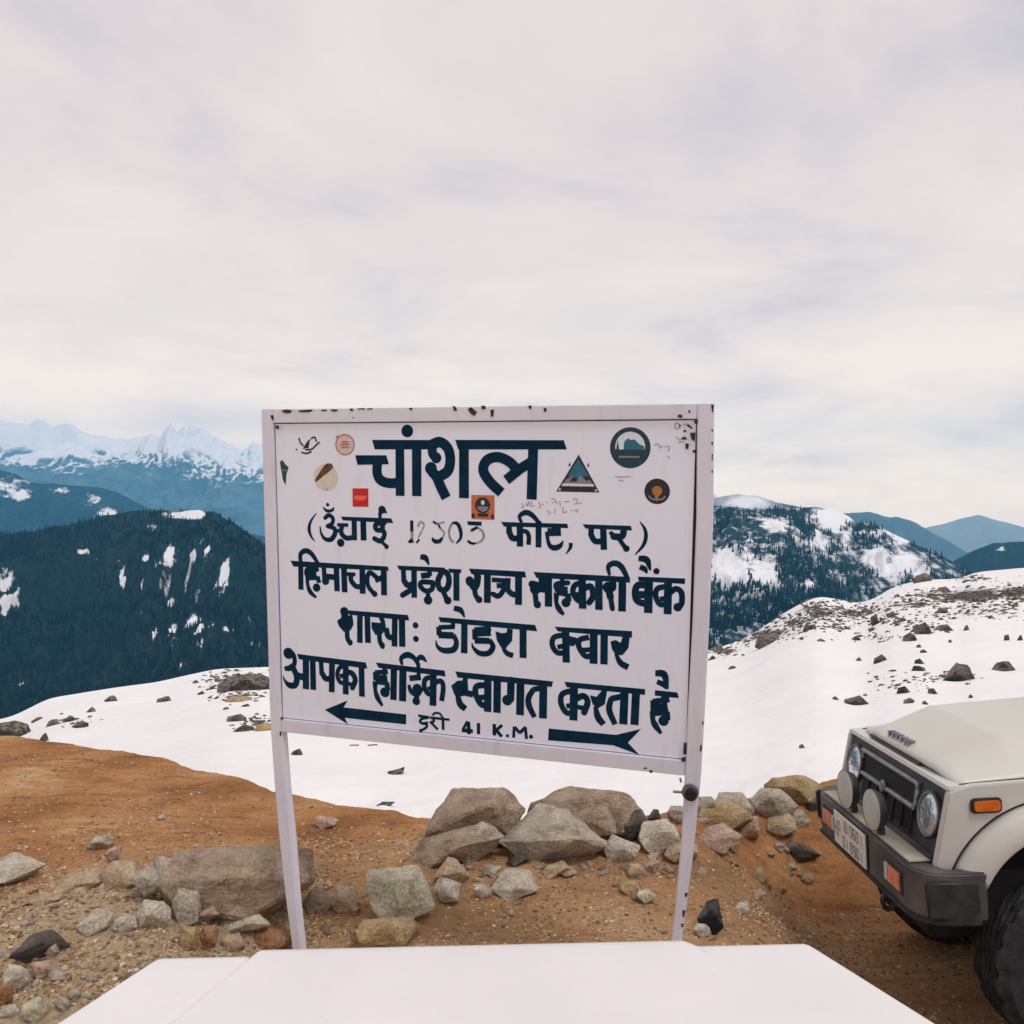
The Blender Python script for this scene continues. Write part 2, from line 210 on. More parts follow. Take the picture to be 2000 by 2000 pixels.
LETTERS=[('chanshal',[('p',[(-499,1476),(-179,1478),(-186,1434),(-486,1431)]),('c',[(-317,1519,30)]),('p',[(-589,1402),(-426,1404),(-413,1361),(-578,1356)]),('s',[(-472,1379,48),(-475,1319,48),(-458,1286,48),(-418,1272,47),(-370,1273,47)]),('s',[(-356,1452,44),(-357,1212,45)]),('s',[(-270,1453,47),(-272,1213,47)]),('r',[(-189,1458,49),(-153,1468,49),(-116,1443,48),(-102,1393,48),(-113,1337,49),(-154,1308,49)]),('r',[(-191,1455,45),(-190,1416,45),(-172,1395,45)]),('c',[(-172,1395,26)]),('c',[(-199,1345,30)]),('s',[(-197,1333,49),(-171,1305,49),(-151,1262,49),(-123,1208,49)]),('s',[(-34,1455,47),(-35,1209,48)]),('p',[(-77,1479),(441,1481),(455,1440),(-62,1435)]),('s',[(148,1239,47),(94,1286,48),(60,1340,48),(78,1386,48),(129,1402,47),(183,1383,47),(221,1348,47)]),('s',[(293,1384,45),(234,1347,46),(171,1297,46)]),('s',[(299,1451,46),(292,1211,47)])]),('unchai',[('s',[(-803,1117,4),(-834,1077,12),(-845,1040,17),(-836,1004,12),(-815,977,4)]),('s',[(-766,1148,4),(-752,1133,13),(-734,1129,15),(-714,1136,13),(-709,1149,5)]),('c',[(-741,1160,9)]),('r',[(-756,1095,20),(-736,1109,20),(-714,1094,20),(-719,1068,20),(-744,1055,20)]),('s',[(-744,1055,19),(-708,1045,22),(-703,1022,24),(-725,991,24),(-757,991,19),(-778,1016,12),(-785,1053,6)]),('s',[(-713,1029,16),(-678,1036,16)]),('c',[(-674,976,20)]),('p',[(-671,1104),(-405,1104),(-394,1081),(-660,1086)]),('s',[(-691,1063,17),(-632,1064,17)]),('s',[(-666,1059,24),(-670,1025,24),(-645,1001,24),(-608,1004,24)]),('s',[(-600,1087,27),(-600,991,27)]),('s',[(-552,1089,30),(-551,992,30)]),('r',[(-439,1082,23),(-485,1072,24),(-482,1047,24),(-445,1041,23),(-444,1013,23),(-465,993,24),(-494,1003,24)]),('s',[(-450,1094,24),(-451,1038,25)]),('r',[(-465,994,16),(-429,968,16)]),('c',[(-431,967,12)]),('s',[(-461,1097,15),(-463,1122,18),(-449,1144,24),(-428,1128,7)]),('c',[(-452,1144,19)])]),('number_dark',[('s',[(-299,1097,16),(-299,1043,16)]),('s',[(-297,1008,13),(-316,991,13)]),('s',[(-316,992,8),(-289,996,8)]),('s',[(-276,990,9),(-261,1008,9)]),('s',[(-191,1096,10),(-172,1084,10)]),('s',[(-164,1082,9),(-154,1064,9)]),('s',[(-196,1018,9),(-184,1003,19),(-160,1003,19),(-143,1021,10)]),('s',[(-95,1092,9),(-69,1089,17),(-53,1057,18),(-53,1022,13),(-75,996,7)]),('p',[(-21,1102),(52,1102),(50,1083),(-15,1084)]),('s',[(-2,1058,13),(31,1076,13)]),('s',[(-19,1010,12),(4,999,12),(25,1001,6)])]),('number_faded',[('s',[(-299,1043,14),(-299,1006,14)]),('s',[(-269,1067,9),(-253,1093,9),(-234,1078,9)]),('s',[(-234,1076,6),(-267,1014,6)]),('s',[(-172,1085,8),(-132,1094,8)]),('s',[(-154,1064,8),(-135,1044,8),(-142,1021,8)]),('s',[(-95,1091,10),(-110,1055,10),(-106,1020,10),(-88,998,10)]),('s',[(31,1075,9),(58,1054,9),(57,1021,9),(28,1000,9)])]),('feet',[('p',[(145,1104),(459,1106),(464,1086),(160,1083)]),('s',[(184,1090,27),(185,1051,28)]),('s',[(186,1058,28),(201,1031,28),(239,1033,27)]),('s',[(236,1091,30),(237,993,30)]),('s',[(244,1066,21),(269,1062,21),(279,1039,21),(277,1003,21)]),('s',[(325,1114,27),(325,993,27)]),('s',[(244,1104,14),(235,1133,18),(264,1151,25),(294,1140,23),(326,1108,17)]),('s',[(430,1068,36),(367,1064,36)]),('s',[(366,1067,22),(368,1033,16),(379,1003,21),(402,994,26),(427,1005,21),(441,1028,4)]),('s',[(399,1097,24),(399,1068,24)]),('s',[(476,1020,18),(474,998,15),(454,968,3)])]),('par',[('p',[(529,1106),(748,1106),(754,1085),(544,1087)]),('s',[(569,1093,25),(569,1054,25)]),('s',[(569,1060,26),(587,1032,26),(622,1033,26)]),('s',[(624,1097,29),(628,994,29)]),('r',[(717,1091,29),(710,1059,29),(672,1055,30)]),('r',[(696,1048,20),(715,1020,20),(731,1004,20)]),('c',[(729,1004,15)]),('r',[(660,1070,19),(691,1047,19)])]),('bracket',[('s',[(789,1126,4),(811,1092,14),(815,1054,17),(801,1016,14),(768,978,4)])]),('himachal',[('p',[(-952,876),(-426,871),(-420,850),(-936,847)]),('s',[(-895,865,20),(-895,910,23),(-866,929,26),(-833,914,24),(-798,867,18)]),('s',[(-895,872,28),(-897,733,28)]),('r',[(-806,838,23),(-860,836,23),(-859,804,23),(-811,798,23)]),('s',[(-858,796,27),(-808,799,26)]),('s',[(-831,863,21),(-832,820,21)]),('s',[(-856,817,21),(-810,817,21)]),('s',[(-803,804,23),(-796,772,23)]),('c',[(-810,748,21)]),('s',[(-859,801,24),(-859,763,18),(-846,726,23),(-813,698,12)]),('r',[(-768,853,24),(-765,776,24)]),('c',[(-760,784,20)]),('s',[(-764,807,28),(-698,804,28)]),('s',[(-700,856,29),(-698,736,29)]),('s',[(-659,858,30),(-657,733,30)]),('s',[(-644,824,18),(-597,824,18)]),('s',[(-621,824,25),(-621,794,25),(-595,766,25),(-560,768,25)]),('s',[(-561,862,30),(-560,731,30)]),('s',[(-538,802,23),(-524,836,23),(-498,825,23),(-474,802,23)]),('r',[(-536,819,22),(-530,770,22),(-500,735,22)]),('c',[(-497,734,15)]),('s',[(-453,816,26),(-493,801,26)]),('s',[(-447,865,30),(-447,730,30)])]),('pradesh',[('p',[(-378,878),(-136,879),(-123,856),(-366,857)]),('s',[(-345,865,25),(-343,800,25)]),('s',[(-343,807,29),(-325,786,29),(-296,791,29)]),('s',[(-290,865,28),(-290,726,28)]),('r',[(-294,771,27),(-351,736,27)]),('s',[(-257,925,22),(-230,920,28),(-213,887,5)]),('s',[(-208,841,27),(-254,833,28)]),('s',[(-210,869,23),(-210,835,23)]),('r',[(-195,805,24),(-249,804,24),(-258,784,24),(-232,763,24),(-201,771,24),(-191,800,24)]),('c',[(-219,719,22)]),('s',[(-219,762,22),(-219,724,22)]),('r',[(-156,864,28),(-124,854,28),(-112,821,28),(-124,779,28),(-157,775,28),(-168,813,28),(-151,853,28)]),('r',[(-144,771,25),(-124,727,25)]),('c',[(-119,723,19)]),('s',[(-75,871,29),(-75,724,30)]),('p',[(-116,875),(-50,875),(-52,856),(-109,856)])]),('rajya',[('p',[(-13,880),(260,879),(267,851),(1,854)]),('r',[(28,858,34),(30,835,34),(20,799,34),(-11,815,34)]),('c',[(-9,823,21)]),('c',[(14,801,25)]),('r',[(14,793,25),(21,755,25),(38,735,25)]),('c',[(37,736,17)]),('s',[(79,864,33),(78,723,33)]),('s',[(100,833,22),(164,832,21)]),('r',[(162,828,24),(159,792,24),(133,758,24),(105,766,24)]),('s',[(124,806,24),(170,810,24)]),('s',[(179,845,27),(178,793,27),(203,770,27),(233,774,27)]),('s',[(230,865,33),(230,722,33)])]),('sahkari',[('p',[(301,879),(742,878),(749,852),(316,852)]),('r',[(341,859,34),(341,818,34),(294,822,34)]),('c',[(310,800,26)]),('r',[(308,794,25),(314,739,25)]),('c',[(320,729,18)]),('s',[(328,805,35),(372,802,35)]),('s',[(372,861,34),(373,722,34)]),('r',[(464,837,23),(410,828,23),(413,800,23)]),('s',[(411,793,27),(463,785,27)]),('s',[(437,858,21),(437,795,21)]),('s',[(412,810,21),(463,808,21)]),('s',[(462,788,27),(468,751,27)]),('c',[(455,745,21)]),('s',[(411,788,27),(410,745,19),(423,714,26),(445,689,14)]),('s',[(526,840,25),(495,826,25),(488,791,25),(513,758,25),(536,767,25)]),('s',[(495,781,25),(527,789,25)]),('s',[(529,865,34),(533,722,34)]),('r',[(538,815,27),(570,826,27),(580,783,27),(563,752,27)]),('s',[(606,869,33),(608,721,33)]),('r',[(670,861,28),(670,822,28),(635,826,28)]),('c',[(650,825,26)]),('s',[(651,818,32),(661,776,32)]),('r',[(661,779,23),(669,730,23)]),('s',[(713,877,34),(713,720,34)]),('s',[(655,880,12),(649,919,21),(676,936,26),(708,921,26),(741,862,19)])]),('bank',[('p',[(782,881),(990,883),(989,858),(786,861)]),('s',[(828,843,30),(785,843,30),(771,813,30),(781,772,30),(829,759,30)]),('s',[(787,800,33),(829,802,33)]),('s',[(831,869,37),(830,720,37)]),('s',[(784,963,23),(821,956,30),(837,911,8)]),('s',[(790,925,23),(813,915,24),(822,897,7)]),('c',[(864,909,14)]),('s',[(911,844,24),(871,832,24),(862,800,24),(882,762,24),(917,770,24)]),('s',[(881,785,22),(914,792,22)]),('s',[(916,873,34),(916,720,34)]),('r',[(922,813,25),(949,835,25),(974,821,25),(977,774,25),(961,751,25)]),('c',[(960,754,19)])]),('shakha',[('p',[(-646,645),(-324,641),(-317,614),(-636,623)]),('c',[(-661,637,23)]),('s',[(-659,634,37),(-660,587,37)]),('p',[(-702,589),(-675,608),(-618,625),(-612,576),(-628,547),(-665,536),(-691,561)]),('r',[(-648,546,25),(-646,506,25),(-632,482,25)]),('c',[(-633,486,15)]),('s',[(-577,639,29),(-580,487,29)]),('s',[(-538,636,30),(-536,490,30)]),('p',[(-517,594),(-462,593),(-448,618),(-438,568),(-461,538),(-496,532),(-515,562)]),('s',[(-470,632,23),(-453,594,23)]),('r',[(-476,542,24),(-472,503,24),(-459,477,24)]),('c',[(-461,484,15)]),('s',[(-439,570,28),(-427,529,28),(-392,526,28)]),('s',[(-392,629,29),(-396,482,29)]),('s',[(-355,627,32),(-355,484,32)])]),('colon',[('c',[(-285,593,15)]),('c',[(-284,527,15)])]),('dodra',[('p',[(-168,641),(310,633),(320,604),(-158,617)]),('s',[(-89,688,24),(-55,680,27),(-35,647,7)]),('s',[(-85,599,22),(-166,591,22)]),('s',[(-166,594,25),(-164,551,26)]),('s',[(-168,555,32),(-90,556,32)]),('s',[(-93,626,21),(-94,593,21)]),('s',[(-92,562,21),(-77,524,25),(-92,489,29),(-142,481,27),(-173,498,16),(-181,529,3)]),('s',[(-36,638,31),(-38,475,32)]),('s',[(96,602,25),(13,590,25)]),('s',[(15,594,26),(17,544,26)]),('s',[(20,571,25),(95,580,25)]),('s',[(14,540,30),(89,543,29)]),('s',[(88,550,20),(105,517,26),(84,485,26),(40,481,25),(8,505,14),(1,529,3)]),('p',[(117,591),(147,584),(171,588),(176,608),(202,606),(199,551),(169,515),(141,522),(124,550)]),('s',[(147,531,12),(171,493,24),(204,481,25)]),('s',[(252,623,33),(252,474,33)])]),('kwar',[('p',[(402,631),(759,634),(759,604),(418,610)]),('s',[(451,597,25),(400,581,25),(392,543,25),(416,511,25),(454,514,25)]),('s',[(416,536,22),(449,546,22)]),('s',[(454,620,34),(458,468,34)]),('r',[(462,580,27),(503,573,27)]),('c',[(483,567,21)]),('s',[(563,593,25),(521,578,25),(517,545,25),(546,505,25),(579,510,25)]),('s',[(585,624,35),(585,472,36)]),('s',[(531,531,22),(574,537,22)]),('s',[(633,624,33),(633,473,33)]),('p',[(662,581),(686,589),(708,577),(722,622),(750,620),(744,557),(718,522),(687,519),(669,546)]),('s',[(686,527,13),(709,486,27),(744,468,28)])]),('aapka',[('p',[(-928,407),(-550,392),(-542,361),(-917,380)]),('s',[(-997,407,28),(-975,416,34),(-947,398,26),(-942,359,24),(-964,334,31),(-1000,325,21)]),('c',[(-975,406,29)]),('s',[(-953,337,31),(-931,290,32),(-941,248,32),(-974,243,30),(-999,264,13),(-1010,288,4)]),('s',[(-946,300,34),(-889,289,34)]),('s',[(-878,396,35),(-881,230,35)]),('s',[(-840,394,31),(-840,230,31)]),('s',[(-794,390,25),(-791,312,25)]),('s',[(-790,320,29),(-770,294,29),(-736,297,29)]),('s',[(-733,390,31),(-738,227,31)]),('s',[(-661,369,22),(-694,352,22),(-705,314,22),(-690,282,22),(-658,279,22)]),('s',[(-691,311,22),(-659,321,22)]),('s',[(-658,388,31),(-661,223,31)]),('r',[(-651,336,27),(-623,330,27),(-608,299,27),(-624,259,27)]),('s',[(-650,279,20),(-619,274,20)]),('s',[(-573,388,30),(-573,219,30)])]),('hardik',[('p',[(-496,396),(-138,384),(-132,355),(-481,370)]),('s',[(-432,355,23),(-502,345,23)]),('s',[(-500,348,25),(-498,305,25)]),('s',[(-500,305,33),(-435,301,32)]),('s',[(-451,378,20),(-452,321,20)]),('s',[(-497,325,21),(-436,325,21)]),('s',[(-440,303,26),(-434,261,26)]),('c',[(-450,251,25)]),('s',[(-500,301,31),(-501,260,20),(-490,223,26),(-464,182,13)]),('s',[(-400,384,33),(-405,217,33)]),('s',[(-353,381,37),(-357,215,37)]),('s',[(-357,394,13),(-361,427,22),(-327,446,30),(-292,431,23),(-271,394,14)]),('s',[(-272,394,14),(-275,427,19),(-254,439,27),(-229,419,6)]),('s',[(-273,410,20),(-271,336,20)]),('s',[(-319,331,28),(-260,342,28)]),('s',[(-324,299,15),(-310,267,25),(-279,259,29),(-253,290,19)]),('c',[(-279,283,25)]),('c',[(-285,222,20)]),('s',[(-282,260,26),(-284,227,26)]),('s',[(-195,346,24),(-234,336,24),(-243,300,24),(-225,265,24),(-193,267,24)]),('s',[(-225,288,19),(-195,295,19)]),('s',[(-194,384,33),(-199,207,34)]),('s',[(-188,322,24),(-156,331,24),(-145,300,24),(-154,234,24)])]),('arrow_left',[('p',[(-779,134),(-651,193),(-674,156),(-338,151),(-340,101),(-669,103),(-651,71)])]),('duri',[('s',[(-276,151,13),(-219,147,13)]),('r',[(-226,146,13),(-258,136,13),(-266,121,13),(-251,114,13),(-230,120,13)]),('r',[(-246,116,12),(-230,105,12),(-244,89,12),(-265,78,12)]),('c',[(-263,78,9)]),('s',[(-216,147,12),(-114,146,11)]),('r',[(-197,144,12),(-195,131,12),(-211,124,12)]),('s',[(-211,125,12),(-175,92,12)]),('s',[(-148,152,13),(-147,93,13)]),('s',[(-201,159,10),(-189,172,10),(-164,171,10),(-147,149,10)])]),('swagat',[('p',[(-84,384),(396,375),(390,348),(-72,355)]),('p',[(-105,313),(-73,340),(-49,343),(-39,370),(-22,371),(-18,280),(-50,265),(-88,268)]),('s',[(-74,277,22),(-60,228,33),(-32,206,30)]),('s',[(-46,286,30),(6,280,30)]),('s',[(73,331,29),(25,321,29),(18,285,29),(45,236,29),(76,236,29)]),('s',[(34,266,26),(73,273,26)]),('s',[(80,376,36),(78,202,36)]),('s',[(126,373,36),(124,202,36)]),('r',[(194,363,36),(191,274,36)]),('c',[(175,267,25)]),('s',[(240,373,37),(237,201,37)]),('s',[(354,342,25),(300,329,25)]),('s',[(303,331,25),(279,288,27),(282,248,29),(308,198,23)]),('s',[(350,367,37),(348,196,37)])]),('karta',[('p',[(449,378),(821,375),(821,348),(461,353)]),('s',[(492,341,26),(441,320,26),(434,276,26),(459,234,26),(493,236,26)]),('s',[(459,264,23),(490,271,22)]),('s',[(495,369,37),(493,200,37)]),('r',[(501,300,29),(539,319,28),(559,293,28),(543,242,29)]),('s',[(508,265,22),(546,262,22)]),('p',[(569,325),(601,321),(632,362),(650,361),(639,289),(607,267),(583,283)]),('s',[(595,276,18),(608,226,31),(634,195,28)]),('s',[(716,332,27),(667,317,27)]),('s',[(669,323,24),(659,266,28),(687,200,25)]),('s',[(729,373,36),(724,204,37)]),('s',[(781,372,36),(775,206,36)])]),('hai',[('s',[(865,451,26),(905,447,32),(919,383,14)]),('s',[(873,413,21),(900,403,25),(917,383,8)]),('p',[(866,374),(964,372),(972,347),(924,347),(864,349)]),('s',[(930,338,26),(857,320,26)]),('s',[(859,327,28),(861,273,28)]),('s',[(859,271,32),(927,280,32)]),('s',[(907,355,26),(908,277,26)]),('s',[(861,297,24),(922,305,24)]),('s',[(919,281,27),(922,242,27)]),('c',[(905,237,23)]),('s',[(858,275,29),(857,242,22),(869,213,28),(896,178,14)])]),('distance',[('s',[(-23,147,13),(-48,102,13)]),('s',[(-52,101,19),(4,101,18)]),('s',[(-19,146,18),(-16,85,18)]),('s',[(32,144,16),(32,89,16)]),('s',[(111,147,17),(111,91,17)]),('s',[(150,145,14),(118,116,14)]),('s',[(118,121,16),(148,89,16)]),('c',[(176,96,8)]),('s',[(209,144,14),(206,90,14)]),('s',[(210,142,15),(238,115,15)]),('s',[(236,115,15),(265,147,15)]),('s',[(263,147,14),(269,90,14)]),('c',[(291,103,10)])]),('arrow_right',[('p',[(376,151),(692,152),(806,191),(746,121),(800,69),(679,102),(373,94)])])]
CHIPS=[[(-975,1616),(-948,1622),(-918,1618),(-924,1604),(-953,1602),(-968,1608)],[(-885,1616),(-809,1621),(-803,1616),(-822,1608),(-857,1607),(-879,1609)],[(-707,1621),(-673,1621),(-671,1613),(-690,1609),(-705,1613)],[(-609,1625),(-591,1624),(-589,1612),(-603,1613)],[(-568,1625),(-528,1627),(-528,1620),(-563,1620)],[(-518,1624),(-487,1627),(-489,1620),(-516,1619)],[(-762,1618),(-728,1620),(-730,1612),(-758,1613)],[(-1037,1593),(-1021,1593),(-1019,1568),(-1031,1575)],[(-1010,1544),(-990,1542),(-992,1523),(-1008,1529)],[(-595,1583),(-587,1583),(-589,1577),(-594,1578)],[(-300,1628),(-282,1625),(-288,1615),(-300,1620)],[(-84,1635),(-70,1633),(-61,1614),(-76,1611)],[(-10,1619),(7,1630),(36,1606),(21,1588),(4,1600)],[(55,1635),(75,1636),(78,1621),(60,1619)],[(100,1616),(117,1619),(114,1587),(103,1584)],[(280,1637),(297,1634),(291,1618),(282,1624)],[(351,1626),(366,1621),(362,1605),(353,1609)],[(945,1588),(957,1597),(970,1589),(963,1578),(953,1582)],[(992,1612),(1001,1613),(1001,1602),(994,1602)],[(1015,1575),(1034,1574),(1032,1554),(1021,1555)],[(1003,1518),(1025,1518),(1022,1480),(1010,1486),(1003,1502)],[(1088,1637),(1100,1635),(1098,1602),(1093,1604)],[(1091,1532),(1099,1532),(1098,1521),(1093,1523)],[(1092,1479),(1100,1479),(1099,1464),(1094,1466)],[(1095,1426),(1101,1426),(1099,1397),(1096,1399)],[(1096,1358),(1102,1358),(1100,1345),(1096,1346)],[(983,1551),(997,1552),(1013,1537),(1008,1532),(992,1543)],[(973,1529),(986,1529),(985,1519),(974,1519)],[(953,1551),(963,1551),(960,1541),(955,1543)],[(982,1472),(998,1469),(995,1447),(984,1448)],[(1014,1442),(1027,1445),(1026,1430),(1015,1432)],[(965,1496),(984,1499),(990,1487),(968,1487)],[(998,151),(1012,153),(1011,99),(996,99)],[(988,81),(1008,89),(1007,65),(989,65)],[(845,1),(855,13),(864,3),(855,-4)],[(819,15),(831,22),(838,16),(828,12)],[(1076,256),(1083,256),(1082,238),(1078,240)],[(1070,147),(1078,151),(1076,119),(1069,121)],[(-1020,79),(-1002,78),(-1010,64),(-1020,66)],[(-1028,3),(-1017,4),(-1019,-20),(-1027,-20)],[(-639,-26),(-586,-19),(-587,-25),(-637,-31)],[(-542,-16),(-486,-7),(-486,-13),(-538,-21)],[(1014,-541),(1028,-537),(1024,-556),(1016,-560)],[(1006,-621),(1019,-622),(1014,-653),(1005,-654)],[(1000,-688),(1012,-684),(1011,-700),(1002,-703)]]
GRAFFITI=[[(245,1194,4),(254,1175,4),(241,1172,4)],[(264,1197,4),(269,1180,4),(279,1200,4),(282,1183,4)],[(294,1202,4),(289,1181,4),(309,1184,4)],[(324,1201,4),(334,1182,4),(324,1172,4)],[(339,1192,4),(349,1189,4)],[(362,1204,4),(367,1197,4)],[(384,1217,4),(399,1215,4),(404,1203,4),(389,1198,4)],[(399,1217,4),(414,1194,4)],[(424,1208,4),(426,1184,4)],[(443,1204,4),(468,1207,4)],[(482,1214,4),(502,1220,4),(504,1201,4)],[(492,1196,4),(526,1201,4)],[(364,1163,4),(379,1154,4),(374,1147,4)],[(404,1174,4),(399,1150,4)],[(438,1182,4),(441,1156,4),(458,1161,4)],[(478,1169,4),(483,1162,4)],[(492,1167,4),(509,1170,4),(502,1158,4)],[(847,1463,4),(863,1467,4),(875,1451,4),(883,1463,4)],[(891,1455,4),(910,1459,4),(909,1436,4)],[(907,1416,4),(915,1405,4)],[(674,1322,4),(706,1321,4),(746,1324,4)],[(690,1307,4),(714,1303,4)],[(936,1555,4),(947,1557,4),(957,1547,4),(948,1533,4),(936,1539,4),(936,1555,4)],[(941,1498,4),(960,1487,4),(979,1503,4)],[(949,1475,4),(976,1479,4)],[(971,1549,4),(986,1555,4),(1001,1541,4)],[(-890,1483,6),(-882,1460,6),(-865,1444,6)],[(-866,1429,6),(-848,1456,6),(-830,1475,6)],[(-857,1425,6),(-822,1429,6),(-796,1449,6),(-778,1464,6)],[(-825,1479,6),(-804,1487,6),(-795,1464,6)],[(-879,1413,6),(-849,1408,6),(-822,1418,6)],[(-909,1428,6),(-901,1425,6)]]
# ------------------------------------------------------------------ terrain
def T_of(px): return (np.asarray(px, float) - 1000) / FPX
def S_of(py): return (np.asarray(py, float) - HOR) / FPX     # drop per metre of distance
EDGE = np.array([(-40, 31), (-9, 11.7), (-4.83, 9.18), (-3.45, 8.55), (-2.42, 7.9), (-1.78, 7.34), (-.985, 6.86), (-.55, 6.64), (.3, 6.55), (1.0, 6.75), (1.7, 7.15), (2.4, 7.55), (4, 8.5), (9, 10), (40, 16)])
JEEP_LOC = (2.659, 5.336, -.148); JEEP_ROT = (math.radians(1.14), math.radians(2.61), math.radians(181.58))
JM = Matrix.Translation(JEEP_LOC) @ Euler(JEEP_ROT).to_matrix().to_4x4()
JN = JM.to_3x3() @ Vector((0, 0, 1))
def dirt_z(x, y, fine=True):
    x = np.asarray(x, float); y = np.asarray(y, float)
    e = np.interp(x, EDGE[:, 0], EDGE[:, 1]) + .13 * fbm(x * 1.6, y * 0, 0, 5, 5, .6)
    z = .05 * fbm(x * .55, y * .55, 0, 3, 1)
    z = z + .13 * np.exp(-(((x + 2.1) / .8) ** 2 + ((y - 4.9) / .7) ** 2)) + .07 * np.exp(-(((x - .2) / 1.2) ** 2 + ((y - 6.2) / .5) ** 2))
    z = z + .10 * np.exp(-(((x - 1.7) / .5) ** 2 + ((y - 6.9) / .45) ** 2))
    z = z - .17 * np.exp(-(((x + 1.12) / .42) ** 2 + ((y - 4.75) / .5) ** 2))
    if fine:
        near = np.exp(-((y - 5) / 5) ** 2)
        z = z + near * (.036 * fbm(x * 2.2, y * 2.2, 0, 4, 3) + .020 * fbm(x * 8, y * 8, 0, 4, 9, .62))
        rut = fbm(x * 1.1 + y * 1.9, (y - x * .3) * .35, 0, 4, 41); z = z + .035 * rut * sstep(0, -1.5, x) * sstep(5.2, 6.2, y)
    zj = JEEP_LOC[2] - .30 - (JN.x * (x - JEEP_LOC[0]) + JN.y * (y - JEEP_LOC[1])) / JN.z
    w = sstep(1.1, 2.1, x) * sstep(7.2, 6.4, y) * sstep(3.2, 4.2, y) * sstep(8, 6, x)
    z = z * (1 - w * .8) + zj * w
    d = y - e
    z = z - np.where(d > 0, .95 * d * sstep(-.05, .45, d) + .1 * d * d, 0)
    return np.maximum(z, -14)
def dirt():
    xs = np.unique(np.concatenate([np.linspace(-40, -9, 26), np.linspace(-9, -3.2, 90), np.linspace(-3.2, 3.4, 250), np.linspace(3.4, 9, 70), np.linspace(9, 40, 26)]))
    ys = np.unique(np.concatenate([np.linspace(-25, 3, 34), np.linspace(3, 8.2, 210), np.linspace(8.2, 12, 70), np.linspace(12, 24, 24)]))
    X, Y = np.meshgrid(xs, ys, indexing='ij'); Z = dirt_z(X, Y)
    me = mesh_np('ground', np.stack([X, Y, Z], -1).reshape(-1, 3), grid_faces(len(xs), len(ys)))
    gr = sstep(-.75, -1.5, X + .25 * fbm(X * 2, Y * 2, 0, 3, 12)) * sstep(5.9, 5.2, Y + .3 * fbm(X * 2, Y * 2, 0, 3, 13))
    gr = np.maximum(gr, .26 * sstep(6.5, 5.7, Y + .4 * fbm(X * 1.4, Y * 1.4, 0, 3, 15)))
    set_attr(me, 'gravel', gr)
    dk = sstep(1.5, 2.4, X) * sstep(5.3, 4.6, Y + .3 * fbm(X * 1.5, Y * 1.5, 0, 3, 14))  # the jeep's shadow, painted into the dirt as a darker zone
    set_attr(me, 'painted_shade', dk)
    m, nt, b = mk('dirt'); b.inputs['Roughness'].default_value = .97; b.inputs['Specular IOR Level'].default_value = .15
    tc = N(nt, 'ShaderNodeTexCoord', name='tc')
    c = ramp(nt, [(.33, (.33, .155, .062)), (.47, (.53, .258, .108)), (.56, (.60, .315, .138)), (.68, (.72, .47, .26))], noise(nt, 1.1, 8, .62))
    st = N(nt, 'ShaderNodeMapping'); st.inputs['Scale'].default_value = (1.0, 5.5, 1.0); st.inputs['Rotation'].default_value = (0, 0, math.radians(-28)); nt.links.new(tc.outputs['Object'], st.inputs[0])
    streak = ramp(nt, [(.36, (.70, .62, .56)), (.5, (1., 1., 1.)), (.64, (1.12, 1.1, 1.05))], noise(nt, 2.4, 7, .65, st.outputs[0]))
    c = mixc(nt, .85, c, streak, 'MULTIPLY')
    fine = ramp(nt, [(.30, (.45, .41, .39)), (.46, (1., 1., 1.)), (.62, (1.15, 1.13, 1.1)), (.72, (1.5, 1.5, 1.45))], noise(nt, 34, 6, .72))
    c = mixc(nt, .8, c, fine, 'MULTIPLY')
    gcol = ramp(nt, [(.30, (.28, .185, .105)), (.46, (.55, .41, .25)), (.58, (.66, .52, .34)), (.72, (.82, .72, .55))], noise(nt, 26, 8, .75))
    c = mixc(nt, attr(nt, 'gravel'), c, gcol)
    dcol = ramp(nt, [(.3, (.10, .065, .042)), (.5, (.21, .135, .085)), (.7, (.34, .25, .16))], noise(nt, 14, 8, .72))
    c = mixc(nt, attr(nt, 'painted_shade'), c, dcol)
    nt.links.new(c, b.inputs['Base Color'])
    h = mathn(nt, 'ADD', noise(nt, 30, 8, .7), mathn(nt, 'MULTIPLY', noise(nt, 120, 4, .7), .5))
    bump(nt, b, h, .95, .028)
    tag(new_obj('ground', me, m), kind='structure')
dirt()

SIL = np.array([(-2000, 1560), (-600, 1490), (0, 1418), (25, 1410), (92, 1375), (229, 1352), (299, 1343), (380, 1324), (422, 1315), (521, 1311), (800, 1308), (1000, 1300), (1200, 1290), (1386, 1277), (1440, 1258), (1472, 1242), (1545, 1192), (1598, 1166), (1640, 1173), (1680, 1182), (1708, 1172), (1741, 1150), (1797, 1134), (1877, 1132), (1903, 1119), (2000, 1110), (2400, 1085), (4000, 1060)], float)
SILD = np.array([(-2000, 60), (300, 75), (900, 80), (1386, 95), (1545, 120), (1680, 140), (1741, 150), (2000, 165), (4000, 180)], float)
_g = np.arange(-2000, 4000, 4.0); _k = np.exp(-(np.arange(-12, 13) / 4.5) ** 2); _k /= _k.sum()
_kw = np.exp(-(np.arange(-90, 91) / 35.0) ** 2); _kw /= _kw.sum()
def _smooth(tab, k):
    v = np.interp(_g, tab[:, 0], tab[:, 1]); h = len(k) // 2; return np.stack([_g, np.convolve(np.pad(v, h, 'edge'), k, 'valid')], 1)
SIL = _smooth(SIL, _k); SILD = _smooth(SILD, _kw)
